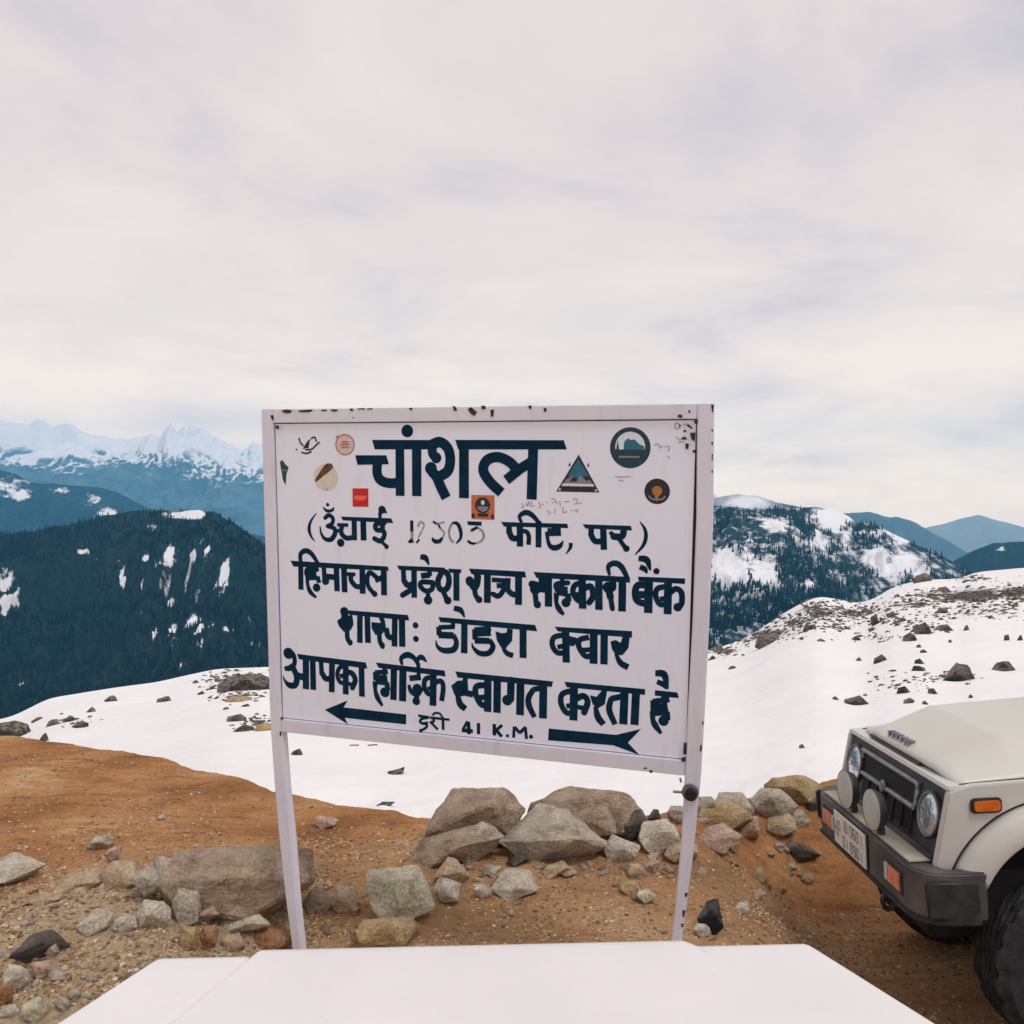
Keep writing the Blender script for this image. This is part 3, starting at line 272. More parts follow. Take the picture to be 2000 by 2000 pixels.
def snow_z(t, y):
    t = np.asarray(t, float); y = np.asarray(y, float); px = 1000 + t * FPX
    y1 = np.interp(px, SILD[:, 0], SILD[:, 1])
    z1 = CAM_H - np.interp(px, SIL[:, 0], SIL[:, 1]) * 0 - S_of(np.interp(px, SIL[:, 0], SIL[:, 1])) * y1
    y0, z0 = 6.2, -.50
    k = np.clip((y - y0) / (y1 - y0), 0, 1)
    z = z0 + (z1 - z0) * (k ** 1.04)
    z = z + .13 * fbm(t * y * 1.7, y * 1.7, 0, 4, 27) * sstep(14, 9, y)
    z = z + sstep(9, 30, y) * (1 - k) * (.9 * fbm(t * y * .09, y * .07, 0, 4, 21) + .06 * fbm(t * y * .5, y * .4, 0, 3, 22))
    z = z + .35 * k * sstep(1.0, .9, k) * fbm(t * y * .25, y * .12, 0, 3, 24)
    d = np.maximum(y - y1, 0)
    z = z - .55 * d * sstep(0, 12, d) - .0004 * d * d
    return np.maximum(z, -700)
def ground_hit(px, py, fn):
    """distance at which the line of sight meets the surface fn(t, y)"""
    t, s = float(T_of(px)), float(S_of(py)); ys = np.concatenate([np.arange(6.3, 40, .05), np.arange(40, 260, .4)])
    dz = (CAM_H - s * ys) - fn(np.full_like(ys, t), ys)
    i = np.argmax(dz < 0)
    if dz[i] >= 0: i = int(np.argmin(np.abs(dz)))
    y = ys[i]; return Vector((t * y, y, float(fn(np.array([t]), np.array([y]))[0])))
BARE = [  # bare rubble and grass on the snow: image column, row, half sizes, strength
 (1900, 1165, 75, 14, 1.0), (1985, 1160, 30, 14, .9), (1700, 1195, 40, 10, .7), (1940, 1185, 60, 10, .5), (1820, 1165, 40, 10, .6), (1860, 1200, 50, 8, .45), (1640, 1225, 40, 8, .5), (1900, 1130, 40, 6, .5), (1720, 1245, 40, 8, .4), (1790, 1180, 60, 12, .75), (1600, 1195, 50, 16, .9), (1660, 1200, 60, 14, .8), (1560, 1215, 40, 14, .8), (1500, 1238, 60, 10, 1.0), (1410, 1272, 30, 8, 1.0), (1430, 1250, 50, 9, .8),
 (470, 1332, 50, 18, 1.0), (460, 1362, 30, 8, .9), (505, 1415, 26, 10, .9), (1800, 1225, 30, 8, .5), (1850, 1325, 40, 8, .5), (1740, 1215, 70, 8, .55), (1960, 1200, 50, 10, .45), (1760, 1335, 50, 14, .35), (140, 1412, 26, 7, .6), (430, 1332, 22, 12, .7)]
def snow():
    ts = np.concatenate([np.linspace(-2.2, -.6, 50), np.linspace(-.59, .59, 420), np.linspace(.6, 2.2, 50)])
    ys = np.unique(np.concatenate([np.linspace(6.2, 20, 60), np.geomspace(20, 60, 90), np.geomspace(60, 185, 150), np.geomspace(185, 900, 40)]))
    Tt, Y = np.meshgrid(ts, ys, indexing='ij'); Z = snow_z(Tt, Y); X = Tt * Y
    me = mesh_np('snow_slope', np.stack([X, Y, Z], -1).reshape(-1, 3), grid_faces(len(ts), len(ys)))
    px = 1000 + Tt * FPX; py = HOR + (CAM_H - Z) / Y * FPX
    ba = np.zeros_like(px)
    for a, b, w, h, s in BARE: ba = np.maximum(ba, s * np.exp(-(((px - a) / w) ** 2 + ((py - b) / h) ** 2)))
    y1 = np.interp(px, SILD[:, 0], SILD[:, 1]); ba = np.maximum(ba, sstep(6, 30, Y - y1))
    ba = ba + .22 * sstep(.02, .35, fbm(X * .06, Y * .05, 0, 3, 61)) * sstep(1400, 1600, px)
    de = Y - np.interp(X, EDGE[:, 0], EDGE[:, 1]); ba = np.maximum(ba, .42 * np.exp(-(np.abs(de - .3) / .45) ** 2)); set_attr(me, 'bare', ba)
    m, nt, b = mk('snow'); b.inputs['Roughness'].default_value = .75; b.inputs['Specular IOR Level'].default_value = .25
    sn = ramp(nt, [(.3, (.80, .795, .80)), (.7, (.89, .875, .86))], noise(nt, .35, 6, .6))
    rk = ramp(nt, [(.35, (.022, .020, .022)), (.55, (.07, .06, .055)), (.74, (.22, .16, .09))], noise(nt, .5, 7, .65))
    tc = nt.nodes['tc']; mp = N(nt, 'ShaderNodeMapping'); mp.inputs['Scale'].default_value = (.9, .55, .9); nt.links.new(tc.outputs['Object'], mp.inputs[0])
    k = mathn(nt, 'ADD', attr(nt, 'bare'), mathn(nt, 'MULTIPLY', mathn(nt, 'SUBTRACT', noise(nt, .9, 8, .72, mp.outputs[0]), .5), 3.1))
    k = ramp(nt, [(.66, 0.0), (.76, 1.0)], k)
    nt.links.new(mixc(nt, k, sn, rk), b.inputs['Base Color'])
    bump(nt, b, noise(nt, 1.6, 7, .6), .45, .14)
    tag(new_obj('snow_slope', me, m), kind='structure')
snow()
def valley():
    me = mesh_np('valley_floor', [(-6400, -1500, -760), (6400, -1500, -760), (6400, 8300, -760), (-6400, 8300, -760)], [(0, 1, 2, 3)])
    tag(new_obj('valley_floor', me, simple('valley_forest', (.02, .035, .035), .95, (.05, .07, .06), .004)), kind='structure')
valley()

# ------------------------------------------------------------------ mountains
def mountain_mat(name, rock, rock2, snow_amt, snow=(.86, .86, .88), nscale=.004, soft=.06):
    m, nt, b = mk(name); b.inputs['Roughness'].default_value = .95; b.inputs['Specular IOR Level'].default_value = .1
    base = ramp(nt, [(.35, rock), (.65, rock2)], noise(nt, nscale * 3, 8, .65))
    k = mathn(nt, 'ADD', attr(nt, 'snow'), mathn(nt, 'MULTIPLY', mathn(nt, 'SUBTRACT', noise(nt, nscale * 2.2, 9, .68), .5), snow_amt))
    k = ramp(nt, [(.5 - soft, 0.0), (.5 + soft, 1.0)], k)
    nt.links.new(mixc(nt, k, base, snow), b.inputs['Base Color'])
    bump(nt, b, noise(nt, nscale * 6, 8, .7), .5, .4 / nscale * .12)
    return m
def ridge(name, crest, dist, foot_d, foot_py, mat, amp, freq, snow_fn=None, ncol=420, nrow=110, seed=0, jag=0.0, back=1.35, aniso=.6, power=1.0, carve=True):
    """a mountain range: crest line in image terms at its real distance, spurs and gullies on the face towards us"""
    cr = np.array(crest, float)
    px = np.linspace(cr[0, 0], cr[-1, 0], ncol)
    cpy = np.interp(px, cr[:, 0], cr[:, 1])
    t = T_of(px); d = dist * (1 + .06 * fbm(px * .004, 0, 0, 2, seed + 3))
    zc = CAM_H - S_of(cpy) * d + jag * fbm(px * .05, 0, 0, 5, seed + 5, .62, True) * d / FPX
    fpy = np.interp(px, *np.array(foot_py, float).T) if isinstance(foot_py, (list, tuple)) else np.full_like(px, foot_py)
    zf = CAM_H - S_of(fpy) * foot_d
    qs = np.concatenate([np.linspace(0, 1, nrow), np.linspace(1.03, 1.5, 6)])
    D = d[:, None] + (foot_d - d)[:, None] * qs[None]
    Z = zc[:, None] + (zf - zc)[:, None] * np.power(qs[None], power)
    X = t[:, None] * D
    env = np.minimum(qs * 5, 1)[None] * np.clip(1.35 - qs, .3, 1)[None]
    wx = fbm(X * freq * .7, D * freq * .7, 0, 3, seed + 11) * .6 / freq; spur = fbm((X + wx) * freq, (D + .7 * wx) * freq * aniso, 0, 7, seed + 7, .52, True)
    if carve:                                             # gullies cut into the face, nothing above the crest line
        Z = Z + amp * env * (spur - .95) * .9
        lim = CAM_H - S_of(cpy[:, None] + np.minimum(qs[None] * 60, 4) + 10 * qs[None]) * D
        Z = np.where(qs[None] < .004, Z, np.minimum(Z, lim))
    else: Z = Z + amp * env * (spur - .1)
    kb = np.linspace(.06, 1, 10)                          # far side
    Db = d[:, None] * (1 + (back - 1) * kb[None]); Zb = zc[:, None] - (abs(dist - foot_d) * .8) * kb[None] - amp * .2 * kb[None]
    Db, Zb = Db[:, ::-1], Zb[:, ::-1]
    DD = np.concatenate([Db, D], 1); ZZ = np.concatenate([Zb, Z], 1); XX = t[:, None] * DD
    me = mesh_np(name, np.stack([XX, DD, np.maximum(ZZ, -755)], -1).reshape(-1, 3), grid_faces(ncol, DD.shape[1])[:, ::-1])
    nb = Db.shape[1]
    PX = np.broadcast_to(px[:, None], DD.shape); PY = HOR + (CAM_H - ZZ) / DD * FPX
    sn = snow_fn(PX, PY, XX, DD, ZZ) if snow_fn else np.zeros_like(DD)
    set_attr(me, 'snow', sn)
    o = new_obj(name, me, mat); tag(o, kind='structure')
    return dict(X=XX[:, nb:nb + nrow], D=DD[:, nb:nb + nrow], Z=ZZ[:, nb:nb + nrow], sn=sn[:, nb:nb + nrow], PX=PX[:, nb:nb + nrow], PY=PY[:, nb:nb + nrow])

def g2(px, py, a, b, w, h): return np.exp(-(((px - a) / w) ** 2 + ((py - b) / h) ** 2))
def slope_up(Z, X, D):
    gz0 = np.gradient(Z, axis=0) / np.maximum(np.abs(np.gradient(X, axis=0)), 1e-3)
    return np.abs(gz0)
# far snow range on the left
far_crest = [(-500, 850), (-200, 835), (-60, 842), (0, 838), (30, 832), (60, 838), (75, 826), (105, 838), (140, 828), (160, 845), (210, 856), (250, 862), (300, 852), (318, 856), (332, 842), (345, 850), (360, 838), (380, 852), (395, 862), (420, 872), (455, 878), (500, 882), (560, 890), (800, 905), (1100, 930), (1400, 985)]
def far_snow(px, py, X, D, Z):
    line = np.interp(px, [-500, 0, 200, 330, 500, 1400], [890, 918, 920, 928, 940, 1010])
    sp = slope_up(Z, X, D) + .6 * np.abs(np.gradient(Z, axis=1) / np.minimum(np.gradient(D, axis=1), -1e-3) + .25)
    return .58 + (line - py) / 70 + .35 * fbm(X * .0029, Z * .007, D * .0029, 5, 71) - .55 * (np.clip(sp, 0, 1.4) - .40)
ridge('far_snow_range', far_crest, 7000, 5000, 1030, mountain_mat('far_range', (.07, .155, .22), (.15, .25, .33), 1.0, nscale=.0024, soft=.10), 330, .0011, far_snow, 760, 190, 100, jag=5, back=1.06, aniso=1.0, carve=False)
# blue ridge in front of it
def mid_snow(px, py, X, D, Z):
    s = .12 + .5 * g2(px, py, 20, 950, 40, 22) + .6 * g2(px, py, 120, 957, 22, 6) + .45 * g2(px, py, 185, 975, 18, 12) + .75 * g2(px, py, 210, 1005, 22, 12) + .45 * g2(px, py, 45, 968, 20, 8)
    return s
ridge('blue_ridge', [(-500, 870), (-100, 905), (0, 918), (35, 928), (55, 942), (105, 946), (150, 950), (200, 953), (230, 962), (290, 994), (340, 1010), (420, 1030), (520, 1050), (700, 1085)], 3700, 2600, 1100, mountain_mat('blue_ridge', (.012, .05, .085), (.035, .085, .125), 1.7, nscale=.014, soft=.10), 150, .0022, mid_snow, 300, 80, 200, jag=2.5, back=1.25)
# dark wooded ridge on the left
def left_snow(px, py, X, D, Z):
    s = .10 + .62 * g2(px, py, 350, 1006, 42, 8) + .55 * g2(px, py, 385, 1003, 18, 10) + .5 * g2(px, py, 300, 1031, 18, 8) + .75 * g2(px, py, 160, 1077, 16, 6)
    br = np.clip(.35 + 2.4 * fbm(X * .11, D * .022, 0, 4, 97, .65), 0, 1.1)
    for a, b, w, h, q in ((10, 1160, 16, 40, .5), (25, 1190, 10, 20, .45), (330, 1080, 6, 14, .5), (385, 1085, 12, 10, .4), (400, 1075, 8, 20, .45), (435, 1120, 10, 18, .55), (415, 1140, 8, 12, .4), (240, 1130, 9, 18, .5), (285, 1090, 8, 8, .4), (330, 1185, 7, 16, .55), (275, 1180, 5, 24, .35), (300, 1230, 6, 16, .35), (380, 1225, 13, 20, .5), (335, 1235, 7, 22, .45), (345, 1300, 14, 10, .5), (420, 1230, 20, 12, .35), (38, 1330, 8, 14, .5), (45, 1290, 10, 14, .3), (385, 1270, 12, 10, .35)):
        s = np.maximum(s, .1 + q * 1.7 * np.exp(-(((px - a) / (w * 1.25)) ** 2 + ((py - b) / (h * 1.25)) ** 2)) * br)
    lap = np.gradient(np.gradient(Z, axis=0), axis=0); lap = lap / (np.abs(lap).mean() + 1e-6)
    gul = np.clip(lap - .8, 0, 2) * np.clip(.2 + 1.3 * fbm(X * .012, D * .008, 0, 3, 99), 0, 1) * sstep(200, 330, px + 300 * sstep(60, 20, px))
    zone = .2 + .8 * (g2(px, py, 390, 1170, 110, 130) + g2(px, py, 10, 1190, 60, 120) + g2(px, py, 250, 1150, 60, 100)).clip(0, 1)
    streak = np.clip((fbm(X * .075, D * .010, 0, 4, 103, .6) - .16) * 3.0, 0, 1) * zone
    return s + .34 * streak + .16 * gul + .10 * sstep(.15, .5, fbm(X * .016, D * .006, 0, 4, 95))
LR = ridge('left_wooded_ridge', [(-700, 1060), (-300, 1048), (0, 1042), (60, 1040), (120, 1028), (200, 1010), (260, 1000), (310, 998), (345, 1000), (390, 998), (420, 1001), (440, 1015), (465, 1028), (500, 1052), (540, 1085), (640, 1140), (800, 1200), (1000, 1240)], 1500, 820, [(-700, 1500), (1000, 1420)], mountain_mat('left_ridge', (.008, .020, .028), (.018, .036, .044), 1.0, nscale=.03, soft=.08), 120, .0075, left_snow, 640, 170, 300, jag=5, back=1.2)
# right: a pale blue shoulder, the snowy wooded ridge, far blue ranges and a low dark ridge
def back_r_snow(px, py, X, D, Z): return .42 + .25 * g2(px, py, 1450, 980, 50, 14)
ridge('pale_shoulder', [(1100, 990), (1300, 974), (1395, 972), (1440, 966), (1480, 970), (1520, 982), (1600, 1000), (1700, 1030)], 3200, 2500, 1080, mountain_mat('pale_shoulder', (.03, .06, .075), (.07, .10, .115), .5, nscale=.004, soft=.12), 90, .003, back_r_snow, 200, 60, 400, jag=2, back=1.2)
ridge('far_blue_range', [(1500, 1010), (1600, 1008), (1668, 1002), (1700, 1000), (1730, 1010), (1757, 1010), (1790, 1022), (1820, 1040), (1860, 1062), (1900, 1085), (2000, 1120), (2200, 1140)], 5600, 4600, 1180, mountain_mat('far_blue', (.10, .16, .20), (.14, .20, .24), .1, nscale=.002), 130, .0018, None, 200, 50, 500, jag=1.5, back=1.2)  # haze is put into this range's pale blue colour
ridge('farthest_blue_range', [(1600, 1060), (1740, 1046), (1800, 1034), (1850, 1022), (1885, 1012), (1910, 1006), (1940, 1014), (2000, 1030), (2150, 1030), (2500, 1010), (3000, 1000)], 7600, 6400, 1140, mountain_mat('farthest_blue', (.32, .36, .38), (.40, .43, .44), .1, nscale=.001), 200, .0012, None, 220, 50, 600, jag=2, back=1.15)  # distance haze painted into its pale grey tones
def right_snow(px, py, X, D, Z):
    s = .37 + .16 * fbm(X * .02, D * .012, 0, 4, 91)
    for a, b, w, h, q in ((1640, 1005, 42, 16, .6), (1625, 1020, 30, 14, .5), (1515, 1025, 30, 14, .35), (1430, 1112, 42, 34, .5), (1490, 1120, 30, 30, .42), (1715, 1088, 28, 18, .55), (1770, 1100, 30, 18, .5), (1800, 1120, 20, 14, .4), (1740, 1115, 30, 20, .4), (1740, 1040, 60, 8, .3), (1765, 1050, 20, 18, .35), (1580, 1142, 16, 8, .35), (1655, 1050, 12, 30, .25), (1600, 1060, 20, 30, .2), (1470, 985, 40, 8, .25)):
        s = np.maximum(s, .37 + q * np.exp(-(((px - a) / w) ** 2 + ((py - b) / h) ** 2)))
    return s
RR = ridge('right_wooded_ridge', [(900, 1040), (1100, 1005), (1300, 990), (1395, 988), (1450, 992), (1500, 994), (1560, 992), (1590, 990), (1630, 996), (1660, 1010), (1672, 1022), (1700, 1020), (1740, 1040), (1790, 1064), (1840, 1085), (1880, 1108), (1920, 1130), (2000, 1170), (2200, 1220)], 1750, 1000, [(900, 1330), (1400, 1300), (2200, 1290)], mountain_mat('right_ridge', (.010, .030, .045), (.028, .050, .062), 1.2, nscale=.02, soft=.10), 70, .0075, right_snow, 520, 140, 700, jag=1.2, back=1.2)
LO = ridge('low_dark_ridge', [(1780, 1150), (1860, 1098), (1890, 1082), (1915, 1070), (1940, 1061), (2000, 1058), (2100, 1052), (2400, 1040), (2800, 1060)], 2500, 1700, 1210, mountain_mat('low_ridge', (.008, .030, .045), (.02, .046, .06), 1.4, nscale=.02), 50, .005, lambda px, py, X, D, Z: .12 + .55 * g2(px, py, 1955, 1072, 16, 5), 220, 60, 800, jag=1.5, back=1.2)

# the woods on the ridges: thousands of firs that nobody could count
def wood(name, R, n, hmin, hmax, keep, cols, seed, label):
    rng = np.random.default_rng(seed)
    ni, nj = R['X'].shape
    fi = rng.uniform(0, ni - 1.001, n); fj = (nj - 1.001) * rng.uniform(.004, 1, n)
    i, j = fi.astype(int), fj.astype(int); a, b = fi - i, fj - j
    def bil(A): return A[i, j] * (1 - a) * (1 - b) + A[i + 1, j] * a * (1 - b) + A[i, j + 1] * (1 - a) * b + A[i + 1, j + 1] * a * b
    X, D, Z, sn, px, py = [bil(R[k]) for k in ('X', 'D', 'Z', 'sn', 'PX', 'PY')]
    k = keep(X, D, Z, sn, px, py, rng)
    X, D, Z = X[k], D[k], Z[k]; m = len(X)
    h = rng.uniform(hmin, hmax, m); r = h * rng.uniform(.14, .21, m)
    S = 5
    an = np.arange(S) * 2 * np.pi / S
    # two stacked skirts and a tip
    base = []
    for (rr, zz) in ((1.0, .06), (.62, .46)):
        base.append(np.stack([np.cos(an) * rr, np.sin(an) * rr, np.full(S, zz)], 1))
    base = np.concatenate(base + [np.array([[0, 0, .62]]), np.array([[0, 0, 1.0]])], 0)
    F = [(q, (q + 1) % S, 2 * S) for q in range(S)] + [(S + q, S + (q + 1) % S, 2 * S + 1) for q in range(S)]
    nb = len(base); rot = rng.uniform(0, 6.28, m)
    c, s = np.cos(rot), np.sin(rot); bx = base[None, :, 0] * r[:, None]; by = base[None, :, 1] * r[:, None]
    V = np.stack([X[:, None] + bx * c[:, None] - by * s[:, None], D[:, None] + bx * s[:, None] + by * c[:, None], Z[:, None] - .6 + base[None, :, 2] * h[:, None]], -1).reshape(-1, 3)
    FF = (np.array(F)[None] + (np.arange(m) * nb)[:, None, None]).reshape(-1, 3)
    me = mesh_np(name, V, FF, False)
    set_attr(me, 'shade', np.repeat(np.clip(.55 * rng.uniform(0, 1, m) + .3 + .9 * fbm(X * .006, D * .009, 0, 4, seed + 50), 0, 1), nb))
    mt, nt, bb = mk(name); bb.inputs['Roughness'].default_value = .95; bb.inputs['Specular IOR Level'].default_value = .05
    nt.links.new(ramp(nt, [(0., cols[0]), (.6, cols[1]), (1., cols[2])], attr(nt, 'shade')), bb.inputs['Base Color'])
    tag(new_obj(name, me, mt), label, 'forest', kind='stuff')
def keepL(X, D, Z, sn, px, py, rng):
    cl = fbm(X * .012, D * .012, 0, 4, 33)
    return (sn + rng.uniform(-.12, .12, len(X)) < .36) & (px > -250) & (px < 760) & (rng.uniform(0, 1, len(X)) < .75 + .5 * cl)
wood('fir_forest', LR, 52000, 5.5, 11.5, keepL, ((.001, .006, .012), (.004, .015, .025), (.014, .034, .040)), 5, 'dark fir woods covering the steep ridge left of the sign')
def keepR(X, D, Z, sn, px, py, rng):
    cl = fbm(X * .014, D * .007, 0, 4, 34)
    return (sn + rng.uniform(-.1, .1, len(X)) < .52) & (px > 1150) & (px < 2150) & (rng.uniform(0, 1, len(X)) < .42 + 1.0 * cl)
wood('fir_forest', RR, 42000, 6.5, 13, keepR, ((.002, .014, .026), (.005, .026, .042), (.012, .040, .058)), 6, 'dark firs standing in snow on the ridge right of the sign')
# ------------------------------------------------------------------ the sign board
SIGN_LOC = (-.18891, 4.6, 1.06275); SIGN_ROT = (.073165, .022504, -.302070)
sign = empty('sign_board', SIGN_LOC, SIGN_ROT)
tag(sign, 'white painted metal sign on two posts with dark blue Hindi lettering', 'sign')
def paint_mat(name, a, b_, stain):
    m, nt, b = mk(name); b.inputs['Roughness'].default_value = .5; b.inputs['Specular IOR Level'].default_value = .3
    c = ramp(nt, [(.35, a), (.65, b_)], noise(nt, 2.2, 6, .6))
    tc = nt.nodes['tc']; mp = N(nt, 'ShaderNodeMapping'); mp.inputs['Scale'].default_value = (5, 5, .8); nt.links.new(tc.outputs['Object'], mp.inputs[0])
    k = ramp(nt, [(.54, 0.0), (.80, stain)], noise(nt, 2.5, 8, .7, mp.outputs[0]))
    c = mixc(nt, k, c, (.40, .34, .30))
    sp = ramp(nt, [(.70, 0.0), (.76, .55)], noise(nt, 48, 3, .6)); c = mixc(nt, sp, c, (.42, .38, .38))
    nt.links.new(c, b.inputs['Base Color']); bump(nt, b, noise(nt, 60, 4), .12, .002)
    return m
M_PANEL = paint_mat('sign_paint', (.785, .825, .97), (.81, .85, .985), .26)
M_FRAME = paint_mat('frame_paint', (.67, .675, .79), (.73, .735, .84), .42)
M_RUST = simple('bare_rust', (.012, .010, .012), .8, (.05, .035, .03), 30)
M_INK = simple('sign_ink', (.003, .022, .052), .75, (.006, .034, .068), 14, spec=.06)
M_INKF = simple('sign_ink_faded', (.16, .19, .20), .6, (.42, .43, .44), 45)
M_PEN = simple('pen_marks', (.34, .27, .30), .6, (.52, .45, .49), 40)
def quad_prism(name, q, n0, n1, m, parent, bev=.003):
    """q: four (u, v) corners; n0/n1 front and back along the board's depth"""
    bm = bmesh.new()
    f = [bm.verts.new((u, n0, v)) for u, v in q]; bk = [bm.verts.new((u, n1, v)) for u, v in q]
    bm.faces.new(f); bm.faces.new(bk[::-1])
    for i in range(4):
        j = (i + 1) % 4; bm.faces.new((f[j], f[i], bk[i], bk[j]))
    bmesh.ops.recalc_face_normals(bm, faces=bm.faces)
    if bev: bmesh.ops.bevel(bm, geom=bm.edges[:], offset=bev, segments=2, affect='EDGES')
    return new_obj(name, bm_mesh(name, bm), m, parent)
def strip_tube(name, lr, n0, n1, m, parent):
    """a square tube following pairs of (left, right) outline points"""
    bm = bmesh.new(); rows = []
    for (a, b) in lr:
        rows.append([bm.verts.new((a[0], n0, a[1])), bm.verts.new((b[0], n0, b[1])), bm.verts.new((b[0], n1, b[1])), bm.verts.new((a[0], n1, a[1]))])
    for r, s in zip(rows, rows[1:]):
        for i in range(4):
            j = (i + 1) % 4; bm.faces.new((r[i], r[j], s[j], s[i]))
    bm.faces.new(rows[0]); bm.faces.new(rows[-1][::-1])
    bmesh.ops.recalc_face_normals(bm, faces=bm.faces)
    ed = [e for e in bm.edges if abs(e.verts[0].co.z - e.verts[1].co.z) > .05]
    bmesh.ops.bevel(bm, geom=ed, offset=.006, segments=3, affect='EDGES')
    o = new_obj(name, bm_mesh(name, bm), m, parent); shade_auto(o, 40); return o
LPOST = [((-1.0893, 1.6221), (-1.0245, 1.6228)), ((-1.0868, .9), (-1.0238, .9)), ((-1.0844, .2023), (-1.0227, .2076)), ((-1.0813, -.0052), (-1.0164, .0011)), ((-1.066, -.30), (-1.000, -.29)), ((-1.0464, -.574), (-.9751, -.5645)), ((-1.018, -.88), (-.958, -.875)), ((-.983, -1.1764), (-.9308, -1.1674)), ((-.935, -1.50), (-.886, -1.50))]
RPOST = [((1.0288, 1.6398), (1.0978, 1.6403)), ((1.0345, 1.1533), (1.102, 1.1554)), ((1.026, .70), (1.094, .705)), ((1.0111, .2654), (1.0818, .2721)), ((1.0043, .0008), (1.0713, .0083)), ((.9935, -.3011), (1.0505, -.2942)), ((.976, -.55), (1.026, -.545)), ((.9555, -.8017), (1.000, -.795)), ((.925, -1.12), (.968, -1.11)), ((.90, -1.4), (.942, -1.4))]
strip_tube('post', LPOST, -.014, .044, M_FRAME, sign)
strip_tube('post', RPOST, -.014, .044, M_FRAME, sign)
quad_prism('top_rail', [(-1.0243, 1.6223), (1.0286, 1.6400), (1.0286, 1.5756), (-1.0243, 1.5554)], -.012, .040, M_FRAME, sign)
quad_prism('bottom_rail', [(-1.0172, .0672), (1.0045, .0682), (1.0035, -.001), (-1.0160, .0005)], -.012, .040, M_FRAME, sign)
panel = quad_prism('panel', [(-1.0195, 1.5505), (1.0245, 1.5705), (1.0060, .0725), (-1.0150, .0715)], 0.0, .003, M_PANEL, sign, 0)
quad_prism('backing_sheet', [(-1.045, 1.58), (1.05, 1.60), (1.03, .04), (-1.04, .04)], .010, .013, M_RUST, sign, 0)

def catmull(pts, k=6):
    p = np.array(pts, float)
    if len(p) < 3: return p
    e = np.vstack([2 * p[0] - p[1], p, 2 * p[-1] - p[-2]]); o = []
    for i in range(1, len(e) - 2):
        for s in range(k):
            t = s / k
            o.append(.5 * ((2 * e[i]) + (-e[i - 1] + e[i + 1]) * t + (2 * e[i - 1] - 5 * e[i] + 4 * e[i + 1] - e[i + 2]) * t * t + (-e[i - 1] + 3 * e[i] - 3 * e[i + 1] + e[i + 2]) * t ** 3))
    o.append(p[-1]); return np.array(o)
class Flat:
    """flat painted shapes on the board, in millimetres, each stroke a hair above the last"""
    def __init__(s): s.V = []; s.F = []; s.n = 0; s.mi = []; s.step = 0
    def lift(s): s.step += 1; return -(.0006 + .00003 * (s.step % 30))
    def poly(s, pts, mi=0, n=None):
        n = s.lift() if n is None else n; b = len(s.V); s.V += [(u / 1000, n, v / 1000) for u, v in pts]; s.F.append(tuple(range(b, b + len(pts)))); s.mi.append(mi)
    def disc(s, u, v, r, mi=0, k=28, sx=1.0, n=None): s.poly([(u + sx * r * math.cos(a * 2 * math.pi / k), v + r * math.sin(a * 2 * math.pi / k)) for a in range(k)], mi, n)
    def ring(s, u, v, r, w, mi=0, k=36):
        n = s.lift(); b = len(s.V)
        for a in range(k):
            c, q = math.cos(a * 2 * math.pi / k), math.sin(a * 2 * math.pi / k)
            s.V += [((u + c * r) / 1000, n, (v + q * r) / 1000), ((u + c * (r - w)) / 1000, n, (v + q * (r - w)) / 1000)]
        for a in range(k):
            e = (a + 1) % k; s.F.append((b + 2 * a, b + 2 * e, b + 2 * e + 1, b + 2 * a + 1)); s.mi.append(mi)
    def stroke(s, pts, round_=False, mi=0):
        c = catmull(pts); n = s.lift()
        d = np.gradient(c[:, :2], axis=0); d /= np.maximum(np.hypot(d[:, 0], d[:, 1]), 1e-6)[:, None]
        nr = np.stack([-d[:, 1], d[:, 0]], 1) * (np.maximum(c[:, 2] + .8, 2) / 2)[:, None]
        L, R = c[:, :2] + nr, c[:, :2] - nr; b = len(s.V)
        for l, r in zip(L, R): s.V += [(l[0] / 1000, n, l[1] / 1000), (r[0] / 1000, n, r[1] / 1000)]
        for i in range(len(c) - 1): s.F.append((b + 2 * i, b + 2 * i + 1, b + 2 * i + 3, b + 2 * i + 2)); s.mi.append(mi)
        if round_:
            for e in (0, -1): s.disc(c[e, 0], c[e, 1], c[e, 2] / 2, mi, 16)
    def build(s, name, mats, parent):
        me = bpy.data.meshes.new(name); me.from_pydata(s.V, [], s.F)
        for m in mats: me.materials.append(m)
        me.polygons.foreach_set('material_index', s.mi); me.update()
        bm = bmesh.new(); bm.from_mesh(me)
        for f in bm.faces:
            f.normal_update()
            if f.normal.y > 0: f.normal_flip()
        bmesh.ops.triangulate(bm, faces=[f for f in bm.faces if len(f.verts) > 4]); bm.to_mesh(me); bm.free()
        o = bpy.data.objects.new(name, me); COL.objects.link(o); o.parent = parent; return o
WORD_TEXT = {'number_dark': 'worn height figures 12303', 'number_faded': 'faded strokes of the figures 12303', 'arrow_left': 'dark blue arrow pointing left', 'arrow_right': 'dark blue arrow with forked right end', 'chanshal': 'largest dark blue word at the top of the sign'}
for wname, items in LETTERS:
    cut = {'colon': (1, 2), 'distance': (3, 4, 7, 8, 12, 13)}.get(wname, (len(items),)); at = 0     # separate signs stay separate pieces
    for end in cut:
        fl = Flat()
        for k, d in items[at:end]:
            if k == 'p': fl.poly(d)
            elif k == 'c': fl.disc(*d[0])
            else: fl.stroke(d, k == 'r')
        at = end
        o = fl.build('lettering' if 'arrow' not in wname else 'arrow', [M_INKF if wname == 'number_faded' else M_INK], panel)
        if wname in WORD_TEXT: o['label'] = WORD_TEXT[wname]
        if 'number' in wname: o['kind'] = 'stuff'
fl = Flat()
for d in CHIPS: fl.poly(d, n=-.0146 - .00002 * len(fl.F))
o = fl.build('chipped_paint', [M_RUST], sign); o['kind'] = 'stuff'
fl = Flat()
